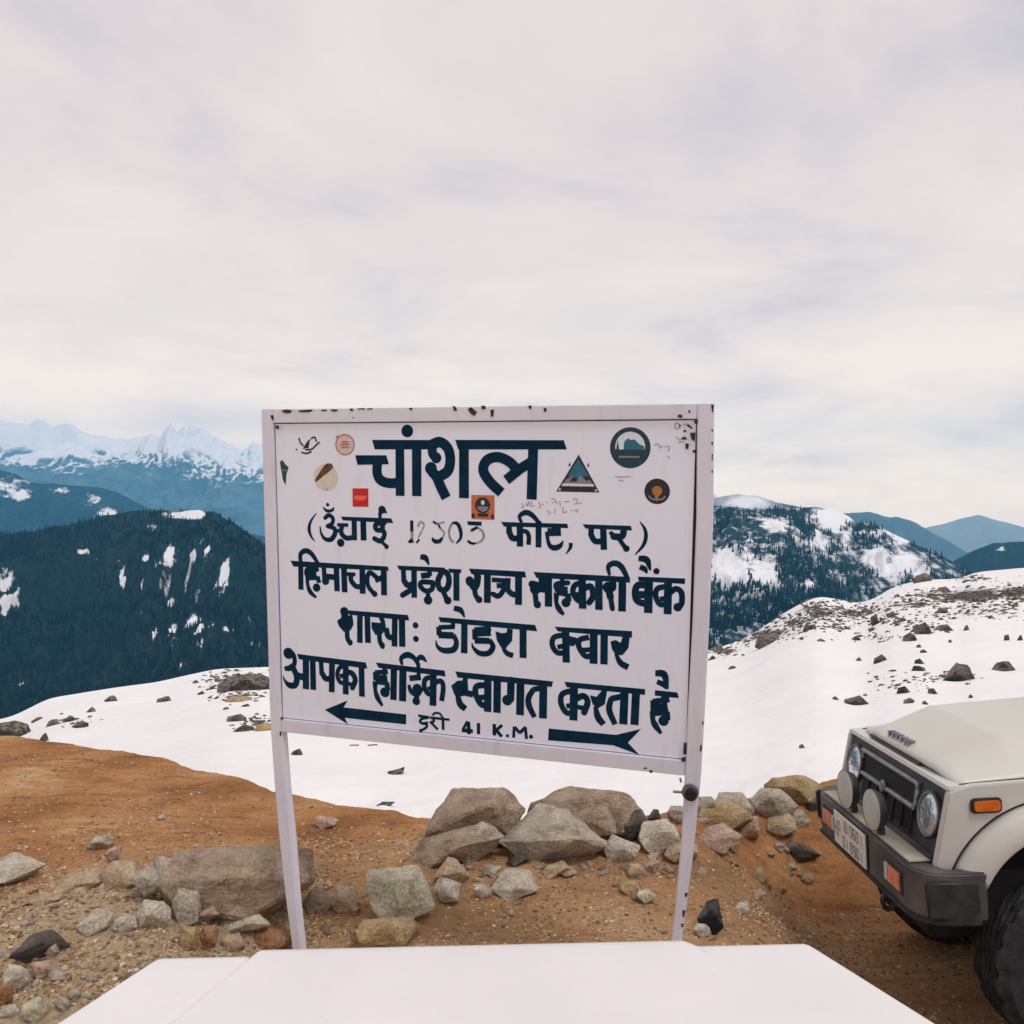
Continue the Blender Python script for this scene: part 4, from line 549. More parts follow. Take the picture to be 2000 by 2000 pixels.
for d in GRAFFITI[:-6]: fl.stroke(d)
o = fl.build('pen_scribbles', [M_PEN], panel); o['kind'] = 'stuff'
# stickers
def flatmat(name, c, c2=None): return simple(name, c, .45, c2, 60, spec=.35)
K = dict(red=flatmat('sticker_red', (.50, .012, .02), (.62, .02, .03)), red2=flatmat('sticker_red_light', (.85, .13, .12)), orange=flatmat('sticker_orange', (.50, .13, .06), (.58, .17, .08)), dark=flatmat('sticker_dark', (.012, .014, .022), (.03, .03, .04)), grey=flatmat('sticker_grey', (.22, .23, .27)), pale=flatmat('sticker_pale', (.62, .58, .50), (.70, .66, .60)), brown=flatmat('sticker_brown', (.075, .028, .012), (.16, .075, .03)), pink=flatmat('sticker_pink', (.66, .47, .46), (.72, .56, .54)), rose=flatmat('sticker_rose', (.36, .20, .19)), navy=flatmat('sticker_navy', (.008, .035, .06), (.014, .05, .08)), ice=flatmat('sticker_ice', (.62, .72, .82), (.72, .80, .88)), teal=flatmat('sticker_teal', (.015, .12, .20), (.03, .17, .26)), green=flatmat('sticker_green', (.004, .04, .035), (.02, .09, .08)), amber=flatmat('sticker_amber', (.42, .17, .04)), white=flatmat('sticker_white', (.70, .72, .75)))
def sticker(label, build, *keys):
    f = Flat(); build(f); o = f.build('sticker', [K[k] for k in keys], panel); o['label'] = label; return o
def st_red(f):
    f.poly([(-606, 1243), (-522, 1244), (-523, 1155), (-607, 1154)], 0); f.poly([(-600, 1208), (-528, 1209), (-540, 1190), (-565, 1184), (-598, 1188)], 1)
sticker('small square red sticker with a paler band', st_red, 'red', 'red2')
def st_orange(f):
    u, v = 58, 1169
    f.poly([(u - 57, v + 56), (u + 56, v + 57), (u + 56, v - 57), (u - 57, v - 56)], 0); f.disc(u - 2, v + 9, 37, 1)
    f.poly([(u - 32, v + 2), (u - 8, v + 5), (u + 6, v + 5), (u + 28, v + 2), (u + 18, v - 14), (u, v - 22), (u - 20, v - 12)], 2); f.disc(u - 1, v + 22, 11, 3, sx=.8)
    f.poly([(u - 56, v - 30), (u - 40, v - 30), (u - 40, v - 50), (u - 56, v - 50)], 1); f.poly([(u + 40, v - 32), (u + 54, v - 32), (u + 54, v - 52), (u + 40, v - 52)], 1); f.poly([(u - 28, v - 28), (u + 28, v - 28), (u + 24, v - 44), (u - 24, v - 44)], 1)
sticker('square orange sticker with a dark round emblem', st_orange, 'orange', 'dark', 'grey', 'white')
def st_tri(f):
    f.poly([(510, 1418), (407, 1250), (606, 1250)], 0); f.poly([(508, 1398), (462, 1322), (490, 1312), (520, 1318), (556, 1322)], 1)
    f.poly([(452, 1305), (480, 1322), (500, 1304), (520, 1325), (545, 1300), (562, 1306), (572, 1290), (444, 1290)], 2); f.poly([(438, 1288), (576, 1288), (582, 1276), (432, 1276)], 3); f.poly([(470, 1302), (488, 1318), (506, 1302), (500, 1296), (474, 1296)], 0)
    f.disc(424, 1260, 5, 3); f.disc(590, 1259, 5, 3); f.poly([(462, 1366), (470, 1384), (474, 1364)], 0); f.poly([(548, 1368), (556, 1384), (558, 1362)], 0)
sticker('dark triangular sticker showing a blue mountain peak', st_tri, 'dark', 'teal', 'grey', 'white')
def st_blue(f):
    u, v = 741, 1450
    f.disc(u, v, 90, 0, 40)
    f.poly([(u + 66 * math.cos(a), v + 4 + 66 * math.sin(a)) for a in np.linspace(-.18, math.pi + .18, 26)], 1)
    f.poly([(u - 30, v - 8), (u - 26, v + 28), (u - 10, v + 42), (u, v + 34), (u + 20, v + 36), (u + 40, v + 16), (u + 62, v + 8), (u + 64, v - 8)], 2)
    f.poly([(u - 62, v - 8), (u - 56, v + 34), (u - 48, v - 8)], 0); f.poly([(u - 50, v - 36), (u + 42, v - 36), (u + 42, v - 44), (u - 50, v - 44)], 3)
sticker('large round navy sticker with a pale sky and blue mountain', st_blue, 'navy', 'ice', 'teal', 'grey')
def st_dark(f):
    u, v = 862, 1261; f.disc(u, v, 56, 0, 34); f.disc(u, v + 2, 22, 1); f.poly([(u - 12, v - 10), (u + 10, v - 10), (u + 2, v - 40), (u - 6, v - 40)], 1); f.stroke([(u - 36, v - 20, 6), (u - 20, v - 34, 6), (u + 20, v - 34, 6), (u + 36, v - 20, 6)], mi=2)
sticker('small round black sticker with an amber centre', st_dark, 'dark', 'amber', 'grey')
def st_ring(f):
    u, v = -642, 1452; f.disc(u, v, 53, 0, 34); f.ring(u, v, 51, 6, 1)
    for dv, w in ((12, 34), (0, 48), (-14, 44)): f.stroke([(u - w / 2, v + dv, 8), (u, v + dv + 2, 9), (u + w / 2, v + dv, 8)], mi=1)
    f.poly([(u - 50, v + 40), (u - 30, v + 46), (u - 38, v + 20)], 1)
sticker('pinkish round sticker with a thin brown ring', st_ring, 'pink', 'rose')
def st_brown(f):
    u, v = -747, 1292; f.disc(u, v, 66, 0, 34); f.poly([(-808, 1278), (-790, 1305), (-756, 1350), (-738, 1362), (-715, 1360), (-706, 1343), (-722, 1326), (-760, 1300), (-800, 1268)], 1); f.poly([(u - 10, v - 56), (u + 6, v - 60), (u + 12, v - 54)], 2)
sticker('round beige sticker torn to a brown diagonal band', st_brown, 'pale', 'brown', 'grey')
def st_leaf(f): f.poly([(-999, 1366), (-985, 1374), (-966, 1352), (-950, 1338), (-963, 1307), (-969, 1250), (-984, 1276)], 0); f.poly([(-988, 1326), (-962, 1326), (-964, 1320), (-987, 1320)], 1)
sticker('dark green torn sticker at the left edge', st_leaf, 'green', 'grey')
f = Flat()
for d in GRAFFITI[-6:]: f.stroke([(a, b, c * 1.3) for a, b, c in d])
f.poly([(-862, 1434), (-842, 1466), (-832, 1460), (-840, 1432)], 0)
o = f.build('sticker', [K['dark']], panel); o['label'] = 'scraped remains of a black and white sticker'
# bolt knob on the right post
def cyl_between(bm, p, q, r1, r2=None, seg=20):
    p, q = Vector(p), Vector(q); d = q - p; r2 = r1 if r2 is None else r2
    M = Matrix.Translation((p + q) / 2) @ d.to_track_quat('Z', 'Y').to_matrix().to_4x4()
    return bmesh.ops.create_cone(bm, cap_ends=True, segments=seg, radius1=r1, radius2=r2, depth=d.length, matrix=M)['verts']
M_BLACK = simple('black_plastic', (.008, .009, .012), .45, (.02, .02, .024), 20)
M_STEEL = simple('grey_steel', (.16, .17, .18), .45, (.28, .28, .29), 30, metal=.4)
bm = bmesh.new(); cyl_between(bm, (1.031, -.030, -.068), (1.031, -.008, -.068), .037, .037, 28)
clamp = new_obj('clamp', bm_mesh('clamp', bm), M_STEEL, sign); shade_auto(clamp, 40)
bm = bmesh.new(); cyl_between(bm, (1.036, -.052, -.072), (1.036, -.030, -.072), .026, .027, 28); cyl_between(bm, (1.036, -.058, -.072), (1.036, -.050, -.072), .010, .010, 16)
o = new_obj('bolt', bm_mesh('bolt', bm), M_BLACK, clamp); shade_auto(o, 40)
bm = bmesh.new(); cyl_between(bm, (.955, -.016, -.077), (1.01, -.016, -.074), .006)
new_obj('pin', bm_mesh('pin', bm), M_STEEL, clamp)
bm = bmesh.new(); cyl_between(bm, (.985, -.016, -.012), (.990, -.016, -.030), .005)
new_obj('pin', bm_mesh('pin', bm), M_STEEL, clamp)
# ------------------------------------------------------------------ rocks
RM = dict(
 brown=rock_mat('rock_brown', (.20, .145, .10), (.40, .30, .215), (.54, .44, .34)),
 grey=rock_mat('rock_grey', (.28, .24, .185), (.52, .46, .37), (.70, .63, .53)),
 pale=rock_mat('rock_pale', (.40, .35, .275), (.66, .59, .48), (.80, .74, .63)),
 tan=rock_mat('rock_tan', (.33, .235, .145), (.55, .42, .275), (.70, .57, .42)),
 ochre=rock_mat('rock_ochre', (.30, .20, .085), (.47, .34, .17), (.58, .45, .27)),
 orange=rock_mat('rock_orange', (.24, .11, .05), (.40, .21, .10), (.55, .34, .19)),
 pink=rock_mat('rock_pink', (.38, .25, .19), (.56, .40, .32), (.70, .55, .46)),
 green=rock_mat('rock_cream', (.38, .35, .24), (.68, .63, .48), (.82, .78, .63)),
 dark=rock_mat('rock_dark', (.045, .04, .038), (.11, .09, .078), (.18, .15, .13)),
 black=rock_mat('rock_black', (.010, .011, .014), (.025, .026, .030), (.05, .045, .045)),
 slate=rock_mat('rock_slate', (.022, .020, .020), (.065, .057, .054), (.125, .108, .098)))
def rock_mesh(seed, w, d, h, style='boulder', sub=2):
    r = random.Random(seed)
    n = {'boulder': 14, 'block': 9, 'slab': 10, 'wedge': 8, 'stone': 12}[style]
    p = {'boulder': 3.2, 'block': 6.0, 'slab': 4.0, 'wedge': 4.0, 'stone': 2.8}[style]
    bm = bmesh.new()
    for i in range(n):
        z = 1 - 2 * (i + .5) / n; a = i * 2.39996 + r.uniform(-.55, .55); q = math.sqrt(1 - z * z)
        v = Vector((q * math.cos(a), q * math.sin(a), z)); k = (abs(v.x) ** p + abs(v.y) ** p + abs(v.z) ** p) ** (-1 / p)
        v = v * k * r.uniform(.80, 1.10)
        if style == 'wedge' and v.z > 0: v.x *= .42; v.x += .12
        if style == 'slab': v.z *= .9; v.z += .25 * v.x
        bm.verts.new((v.x * w / 2, v.y * d / 2, v.z * h / 2))
    res = bmesh.ops.convex_hull(bm, input=bm.verts)
    bmesh.ops.delete(bm, geom=[v for v in bm.verts if not v.link_faces], context='VERTS')
    bmesh.ops.dissolve_limit(bm, angle_limit=math.radians(9), verts=bm.verts, edges=bm.edges)
    bmesh.ops.bevel(bm, geom=bm.edges[:], offset=.028 * min(w, h, d), segments=1, affect='EDGES', profile=.6)
    bmesh.ops.triangulate(bm, faces=bm.faces[:])
    for _ in range(sub):
        L = max(w, d, h) * (.14 if _ == 0 else .08)
        bmesh.ops.subdivide_edges(bm, edges=[e for e in bm.edges if e.calc_length() > L], cuts=1)
        bmesh.ops.triangulate(bm, faces=[f for f in bm.faces if len(f.verts) > 3])
    bm.normal_update()
    co = np.array([v.co[:] for v in bm.verts]); nn = np.array([v.normal[:] for v in bm.verts]); s = max(w, d, h)
    f = 3.2 / s
    dis = .045 * s * fbm(co[:, 0] * f, co[:, 1] * f, co[:, 2] * f * 1.6, 5, seed % 97, .58) + .010 * s * fbm(co[:, 0] * f * 5, co[:, 1] * f * 5, co[:, 2] * f * 8, 3, seed % 89, .6, True)
    co = co + nn * dis[:, None]; co[:, 2] -= co[:, 2].min()
    for v, c in zip(bm.verts, co): v.co = c
    me = bm_mesh('rock', bm, True); me.set_sharp_from_angle(angle=math.radians(26))
    return me
def dz1(x, y): return float(dirt_z(np.array([x]), np.array([y]))[0])
SEED = [100]
def put_rock(px0, px1, py0, py1, style, mt, label, cat='rock', group=None, name='boulder', depth=.8, yaw=None, tilt=(0, 0), sink=.10, sub=2, hk=.92, zbase=None, lift=0.0):
    """a rock whose foot stands on the ground where the photograph shows it"""
    SEED[0] += 7; r = random.Random(SEED[0])
    px = (px0 + px1) / 2; y = 5.0
    for _ in range(12):
        x = float(T_of(px)) * y; z = (dz1(x, y) if zbase is None else zbase); y = .5 * y + .5 * (CAM_H - z) / float(S_of(py1))
    x = float(T_of(px)) * y; z = dz1(x, y) if zbase is None else zbase
    w = (px1 - px0) / FPX * y; h = (py1 - py0) / FPX * y * hk
    yc = y + depth * w * .32
    me = rock_mesh(SEED[0], w, w * depth, h * (1 + sink), style, sub)
    zc = min(z, (dz1(x, yc) if zbase is None else zbase)) if yc < np.interp(x, EDGE[:, 0], EDGE[:, 1]) else z
    o = new_obj(name, me, RM[mt], None, (float(T_of(px)) * yc, yc, zc - h * sink + lift), (math.radians(tilt[0]), math.radians(tilt[1]), r.uniform(-.35, .35) if yaw is None else math.radians(yaw)))
    return tag(o, label, cat, group)
P_ = put_rock
# around the left post
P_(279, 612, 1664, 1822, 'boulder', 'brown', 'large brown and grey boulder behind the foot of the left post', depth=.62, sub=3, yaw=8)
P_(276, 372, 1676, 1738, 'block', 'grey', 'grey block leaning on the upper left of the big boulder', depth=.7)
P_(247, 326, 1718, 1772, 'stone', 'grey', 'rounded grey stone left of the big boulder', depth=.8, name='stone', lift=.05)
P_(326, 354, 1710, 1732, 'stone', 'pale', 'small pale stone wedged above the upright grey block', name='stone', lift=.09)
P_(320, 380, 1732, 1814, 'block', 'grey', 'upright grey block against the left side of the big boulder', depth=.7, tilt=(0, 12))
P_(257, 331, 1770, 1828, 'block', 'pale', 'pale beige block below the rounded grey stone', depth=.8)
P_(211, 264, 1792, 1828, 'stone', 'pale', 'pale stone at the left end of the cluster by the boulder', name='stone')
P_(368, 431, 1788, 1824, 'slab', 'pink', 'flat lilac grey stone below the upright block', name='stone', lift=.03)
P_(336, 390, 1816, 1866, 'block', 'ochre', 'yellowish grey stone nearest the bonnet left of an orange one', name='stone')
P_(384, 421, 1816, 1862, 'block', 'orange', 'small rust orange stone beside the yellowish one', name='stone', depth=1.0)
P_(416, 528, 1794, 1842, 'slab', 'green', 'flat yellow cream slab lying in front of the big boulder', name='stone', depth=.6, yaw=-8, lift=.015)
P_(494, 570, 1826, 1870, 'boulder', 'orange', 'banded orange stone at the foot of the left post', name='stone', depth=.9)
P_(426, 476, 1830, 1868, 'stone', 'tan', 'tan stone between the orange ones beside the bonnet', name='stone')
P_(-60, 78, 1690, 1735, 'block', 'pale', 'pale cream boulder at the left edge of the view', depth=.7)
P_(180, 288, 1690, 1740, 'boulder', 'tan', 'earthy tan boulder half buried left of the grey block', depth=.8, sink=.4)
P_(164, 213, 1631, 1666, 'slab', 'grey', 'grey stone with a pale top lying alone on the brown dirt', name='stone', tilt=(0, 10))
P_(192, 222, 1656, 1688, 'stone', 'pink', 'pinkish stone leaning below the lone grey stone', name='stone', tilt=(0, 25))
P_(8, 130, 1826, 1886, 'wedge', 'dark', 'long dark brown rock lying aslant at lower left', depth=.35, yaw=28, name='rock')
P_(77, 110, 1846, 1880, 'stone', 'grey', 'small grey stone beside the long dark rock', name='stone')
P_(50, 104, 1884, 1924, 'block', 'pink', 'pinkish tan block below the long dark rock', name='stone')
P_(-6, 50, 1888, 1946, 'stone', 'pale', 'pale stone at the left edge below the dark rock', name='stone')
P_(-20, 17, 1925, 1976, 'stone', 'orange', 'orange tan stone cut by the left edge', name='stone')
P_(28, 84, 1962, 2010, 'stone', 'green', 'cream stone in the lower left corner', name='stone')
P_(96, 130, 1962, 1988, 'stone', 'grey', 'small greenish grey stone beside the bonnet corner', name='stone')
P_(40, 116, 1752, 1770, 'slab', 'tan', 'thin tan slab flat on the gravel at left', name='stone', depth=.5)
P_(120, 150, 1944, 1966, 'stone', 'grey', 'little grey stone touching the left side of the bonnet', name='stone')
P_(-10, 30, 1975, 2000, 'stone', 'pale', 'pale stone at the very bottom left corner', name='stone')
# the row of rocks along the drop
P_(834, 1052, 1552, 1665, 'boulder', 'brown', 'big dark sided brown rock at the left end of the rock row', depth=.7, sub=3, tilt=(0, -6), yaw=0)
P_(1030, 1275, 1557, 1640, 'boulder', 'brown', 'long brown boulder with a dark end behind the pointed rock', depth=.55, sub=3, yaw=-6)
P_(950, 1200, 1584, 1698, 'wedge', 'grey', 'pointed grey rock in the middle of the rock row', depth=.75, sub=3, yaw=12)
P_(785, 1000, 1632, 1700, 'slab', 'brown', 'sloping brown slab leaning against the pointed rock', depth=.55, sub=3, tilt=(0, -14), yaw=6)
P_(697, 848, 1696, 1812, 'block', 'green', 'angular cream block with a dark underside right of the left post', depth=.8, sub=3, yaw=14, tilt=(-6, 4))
P_(842, 920, 1686, 1738, 'wedge', 'tan', 'tan stone behind the cream block', name='stone')
P_(842, 910, 1732, 1772, 'block', 'pale', 'pale stone right beside the cream block', name='stone')
P_(678, 820, 1802, 1864, 'boulder', 'ochre', 'yellow brown rock in front of the cream block', depth=.6)
P_(954, 1070, 1718, 1758, 'slab', 'pale', 'pale flat stone half sunk in the dirt below the pointed rock', name='stone', sink=.3)
P_(924, 962, 1735, 1764, 'stone', 'pale', 'small pale stone at the left end of the flat stone', name='stone')
P_(936, 978, 1696, 1718, 'slab', 'pale', 'thin pale chip under the sloping slab', name='stone')
P_(972, 1034, 1700, 1726, 'slab', 'tan', 'thin tan plate below the pointed rock', name='stone')
P_(984, 1040, 1678, 1696, 'slab', 'slate', 'thin dark plate at the foot of the pointed rock', name='stone', depth=.5)
P_(1085, 1135, 1700, 1718, 'slab', 'pink', 'thin pinkish plate right of the tan plate', name='stone')
P_(1262, 1298, 1678, 1710, 'slab', 'pink', 'pink stone just left of the right post', name='stone', tilt=(0, -30))
P_(1210, 1260, 1722, 1754, 'stone', 'ochre', 'buried ochre stone left of the right post', name='stone', sink=.4)
P_(1240, 1283, 1740, 1772, 'stone', 'green', 'smooth cream stone with dark shade beside the right post', name='stone')
P_(1219, 1264, 1693, 1724, 'stone', 'tan', 'tan stone below the pale boulder near the right post', name='stone', sink=.3)
P_(610, 656, 1598, 1622, 'block', 'pink', 'pale pink stone alone on the brown slope right of the left post', name='stone')
P_(302, 320, 1594, 1606, 'stone', 'pale', 'tiny pale stone on the brown slope left of the left post', name='stone')
# right of the row
P_(1262, 1300, 1586, 1618, 'wedge', 'slate', 'small dark grey rock past the end of the long boulder')
P_(1304, 1345, 1572, 1614, 'boulder', 'grey', 'grey rock partly hidden behind the right post')
P_(1360, 1404, 1554, 1594, 'block', 'grey', 'grey square rock just right of the right post', depth=.8)
P_(1236, 1338, 1610, 1674, 'boulder', 'pale', 'light grey boulder left of the right post', depth=.7, sub=3)
P_(1352, 1470, 1574, 1622, 'boulder', 'ochre', 'yellow ochre hummock right of the right post', depth=.8, sink=.5)
P_(1356, 1450, 1616, 1670, 'slab', 'pink', 'pinkish tan broken slab right of the right post', depth=.7)
P_(1418, 1452, 1640, 1672, 'stone', 'tan', 'tan stone at the right end of the broken slab', name='stone')
P_(1462, 1560, 1542, 1605, 'boulder', 'grey', 'big light grey boulder between the right post and the jeep', depth=.8, sub=3)
P_(1494, 1622, 1528, 1575, 'boulder', 'ochre', 'brown ochre boulder behind the light grey one', depth=.8)
P_(1536, 1587, 1585, 1622, 'block', 'pale', 'pale square stone in front of the jeep bumper', name='stone')
P_(1570, 1604, 1548, 1590, 'wedge', 'dark', 'dark leaning splinter of rock by the jeep bumper', depth=.5, tilt=(0, 30))
P_(1532, 1604, 1650, 1692, 'boulder', 'dark', 'dark brown rock on the dirt left of the number plate', depth=.7)
P_(1512, 1540, 1650, 1668, 'stone', 'pink', 'pale pink stone touching the dark brown rock', name='stone')
P_(1355, 1432, 1768, 1834, 'wedge', 'black', 'black triangular rock near the foot of the right post', depth=.7, yaw=-10)
P_(1352, 1394, 1810, 1840, 'stone', 'pale', 'pale stone leaning on the black triangular rock', name='stone')
P_(1436, 1473, 1768, 1793, 'slab', 'pale', 'pale flat stone right of the black triangular rock', name='stone')
P_(1470, 1502, 1746, 1760, 'slab', 'pink', 'thin pinkish stone above the pale flat stone', name='stone')
P_(1474, 1500, 1700, 1716, 'slab', 'pink', 'small pinkish stone halfway to the dark brown rock', name='stone')
P_(1540, 1562, 1692, 1706, 'slab', 'tan', 'small tan stone below the dark brown rock', name='stone')

P_(1085, 1215, 1568, 1652, 'slab', 'brown', 'brown slab behind the right flank of the pointed rock', depth=.6, sub=3, tilt=(0, 10))
P_(1196, 1286, 1584, 1652, 'wedge', 'dark', 'dark broken end of the long brown boulder', depth=.8)
P_(896, 1000, 1604, 1690, 'slab', 'grey', 'grey brown slab wedged left of the pointed rock', depth=.6, tilt=(0, -20))
P_(1180, 1250, 1642, 1694, 'block', 'pale', 'pale block at the right foot of the pointed rock', name='stone')
P_(1296, 1368, 1650, 1694, 'slab', 'tan', 'tan slab crossing behind the right post', name='stone')
P_(1436, 1500, 1600, 1648, 'block', 'tan', 'tan block left of the light grey boulder', name='stone')
P_(1396, 1476, 1556, 1606, 'boulder', 'grey', 'grey boulder behind the ochre hummock')
P_(1490, 1560, 1590, 1640, 'slab', 'tan', 'tan slab at the foot of the light grey boulder', name='stone')
P_(98, 192, 1702, 1748, 'slab', 'tan', 'tan slab on the gravel right of the pale cream boulder', name='stone', sink=.4)
P_(140, 214, 1790, 1832, 'slab', 'pale', 'pale slab half buried in gravel left of the cluster', name='stone', sink=.4)
P_(586, 650, 1742, 1792, 'stone', 'brown', 'brown stone just right of the left post', name='stone', sink=.3)
P_(640, 702, 1740, 1790, 'block', 'tan', 'tan block touching the left side of the cream block', name='stone', sink=.3)
P_(1060, 1120, 1690, 1722, 'slab', 'tan', 'tan slab below the front of the pointed rock', name='stone')
# loose small stones, alike
proto = [rock_mesh(900 + k, .1, .085, .06, s, 1) for k, s in enumerate(('stone', 'block', 'slab', 'stone', 'boulder'))]
rng = random.Random(11)
def scatter(n, px, py, mats, smin, smax, label, group):
    vari = {}
    for i in range(n):
        a, b = rng.uniform(*px), rng.uniform(*py); y = (CAM_H) / float(S_of(b)); x = float(T_of(a)) * y
        if y > np.interp(x, EDGE[:, 0], EDGE[:, 1]) - .15 or y < 2.4: continue
        k = rng.randrange(len(proto)); mt = rng.choice(mats)
        if (k, mt) not in vari:
            me = proto[k].copy(); me.materials.clear(); me.materials.append(RM[mt]); vari[(k, mt)] = me
        o = new_obj('stone', vari[(k, mt)]); s = rng.uniform(smin, smax) * rng.uniform(.7, 1.0)
        o.location = (x, y, dz1(x, y) - .012 * s); o.scale = (s, s * rng.uniform(.7, 1.1), s * rng.uniform(.6, 1.0)); o.rotation_euler = (rng.uniform(-.2, .2), rng.uniform(-.2, .2), rng.uniform(0, 6.28))
        tag(o, label.replace('loose', {'pink': 'pinkish', 'green': 'cream'}.get(mt, mt) + (' flat' if k == 2 else '') + ' loose'), 'stone', group)
scatter(46, (620, 1560), (1690, 1850), ('pink', 'tan', 'ochre', 'brown', 'pale'), .22, .55, 'small loose stone on the brown dirt under the sign', 'loose stones under the sign')
scatter(42, (0, 420), (1730, 1990), ('pale', 'tan', 'grey', 'ochre'), .25, .7, 'small loose stone on the gravel left of the bonnet', 'loose stones left of the bonnet')
scatter(22, (1500, 1900), (1740, 2000), ('brown', 'tan', 'pale'), .2, .45, 'small loose stone on the shaded dirt before the jeep', 'loose stones before the jeep')
scatter(14, (20, 820), (1560, 1680), ('brown', 'pink', 'tan'), .2, .45, 'small loose stone on the brown slope', 'loose stones on the brown slope')
def rubble(px, py, sx, sy, n, mats, smin, smax, label, group):
    vari = {}
    for i in range(n):
        a, b = rng.gauss(px, sx), rng.gauss(py, sy); y = CAM_H / float(S_of(b)); x = float(T_of(a)) * y
        if y > np.interp(x, EDGE[:, 0], EDGE[:, 1]) - .05 or y < 2.5 or b < 1560: continue
        k = rng.randrange(len(proto)); mt = rng.choice(mats)
        if (k, mt) not in vari:
            me = proto[k].copy(); me.materials.clear(); me.materials.append(RM[mt]); vari[(k, mt)] = me
        o = new_obj('stone', vari[(k, mt)]); s = smin + (smax - smin) * rng.random() ** 2
        o.location = (x, y, dz1(x, y) - .02 * s); o.scale = (s, s * rng.uniform(.6, 1.1), s * rng.uniform(.6, 1.1)); o.rotation_euler = (rng.uniform(-.5, .5), rng.uniform(-.5, .5), rng.uniform(0, 6.28))
        tag(o, label % ({'pink': 'pinkish', 'green': 'cream'}.get(mt, mt) + (' flat' if k == 2 else '')), 'stone', group)
for a in ((300, 1830, 60, 18, 16, ('grey', 'pale', 'tan'), .5, 1.3, '%s rubble stone among the rocks left of the left post', 'rubble left of the left post'), (215, 1760, 40, 25, 12, ('tan', 'pale', 'grey'), .5, 1.4, '%s rubble stone on the gravel bank left of the boulder', 'rubble on the gravel bank'),
          (640, 1770, 40, 22, 12, ('brown', 'tan', 'pink'), .4, 1.0, '%s rubble stone between the left post and the cream block', 'rubble by the cream block'), (960, 1715, 60, 18, 16, ('tan', 'pale', 'brown', 'pink'), .4, 1.2, '%s rubble stone at the foot of the sloping slab', 'rubble under the rock row'),
          (1150, 1705, 60, 12, 16, ('tan', 'pale', 'brown'), .4, 1.0, '%s rubble stone at the foot of the pointed rock', 'rubble under the rock row'), (1290, 1690, 60, 16, 14, ('pale', 'tan', 'pink', 'brown'), .4, 1.1, '%s rubble stone around the right post below the boulder', 'rubble by the right post'),
          (1420, 1650, 60, 18, 18, ('tan', 'pink', 'ochre', 'brown'), .5, 1.4, '%s rubble stone right of the right post', 'rubble right of the right post'), (1530, 1615, 40, 14, 12, ('pale', 'tan', 'brown'), .5, 1.3, '%s rubble stone before the light grey boulder', 'rubble before the grey boulder'),
          (60, 1910, 40, 40, 14, ('pale', 'tan', 'orange', 'grey'), .4, 1.2, '%s rubble stone in the lower left corner', 'rubble in the lower left corner'), (900, 1655, 40, 8, 8, ('brown', 'slate'), .6, 1.6, '%s broken rock wedged at the left end of the rock row', 'rubble under the rock row')): rubble(*a)
# gravel: uncountable
def gravel(name, n, boxes, seed, label):
    g = np.random.default_rng(seed)
    bx = np.array([[1, 0, -.3], [-.5, .87, -.3], [-.5, -.87, -.3], [-.9, -.1, .35], [.4, .8, .4], [.5, -.7, .45], [0, 0, .75]])
    Fc = np.array([(0, 4, 5), (4, 6, 5), (0, 1, 4), (1, 3, 4), (3, 6, 4), (1, 2, 3), (2, 5, 3), (5, 6, 3), (2, 0, 5), (0, 2, 1)])
    V, F, S, c = [], [], [], 0
    for (p0, p1, q0, q1, wt, smin, smax) in boxes:
        m = int(n * wt); a = g.uniform(p0, p1, m); b = g.uniform(q0, q1, m); y = CAM_H / S_of(b); x = T_of(a) * y
        k = (y < np.interp(x, EDGE[:, 0], EDGE[:, 1]) - .1) & (y > 2.35); x, y = x[k], y[k]; cl = fbm(x * 2.5, y * 2.5, 0, 3, seed) + g.uniform(-.5, .5, len(x)) > -.25; x, y = x[cl], y[cl]; m = len(x)
        s = smin + (smax - smin) * g.uniform(0, 1, m) ** 3; th = g.uniform(0, 6.28, m); z = dirt_z(x, y)
        jit = bx[None] * g.uniform(.7, 1.25, (m, 7, 3)) * s[:, None, None]
        X = jit[..., 0] * np.cos(th)[:, None] - jit[..., 1] * np.sin(th)[:, None]; Y = jit[..., 0] * np.sin(th)[:, None] + jit[..., 1] * np.cos(th)[:, None]
        V.append(np.stack([X + x[:, None], Y + y[:, None], jit[..., 2] * .7 + z[:, None]], -1).reshape(-1, 3)); F.append((Fc[None] + (c + np.arange(m) * 7)[:, None, None]).reshape(-1, 3)); S.append(np.repeat(g.uniform(0, 1, m), 7)); c += m * 7
    me = mesh_np(name, np.concatenate(V), np.concatenate(F), False); set_attr(me, 'tone', np.concatenate(S))
    mt, nt, b = mk(name); b.inputs['Roughness'].default_value = .95; b.inputs['Specular IOR Level'].default_value = .15
    nt.links.new(mixc(nt, .6, ramp(nt, [(0., (.15, .09, .05)), (.45, (.34, .22, .12)), (.8, (.47, .35, .22)), (1., (.62, .52, .39))], attr(nt, 'tone')), ramp(nt, [(.35, (.6, .6, .6)), (.6, (1.1, 1.1, 1.1))], noise(nt, 70, 3)), 'MULTIPLY'), b.inputs['Base Color'])
    tag(new_obj(name, me, mt), label, 'gravel', kind='stuff')
gravel('gravel', 30000, [(-60, 640, 1700, 2000, .40, .004, .020), (560, 1700, 1640, 1880, .42, .003, .015), (1440, 2050, 1640, 2000, .22, .003, .018), (0, 860, 1470, 1700, .24, .003, .016)], 4, 'fine gravel and grit strewn over the dirt')

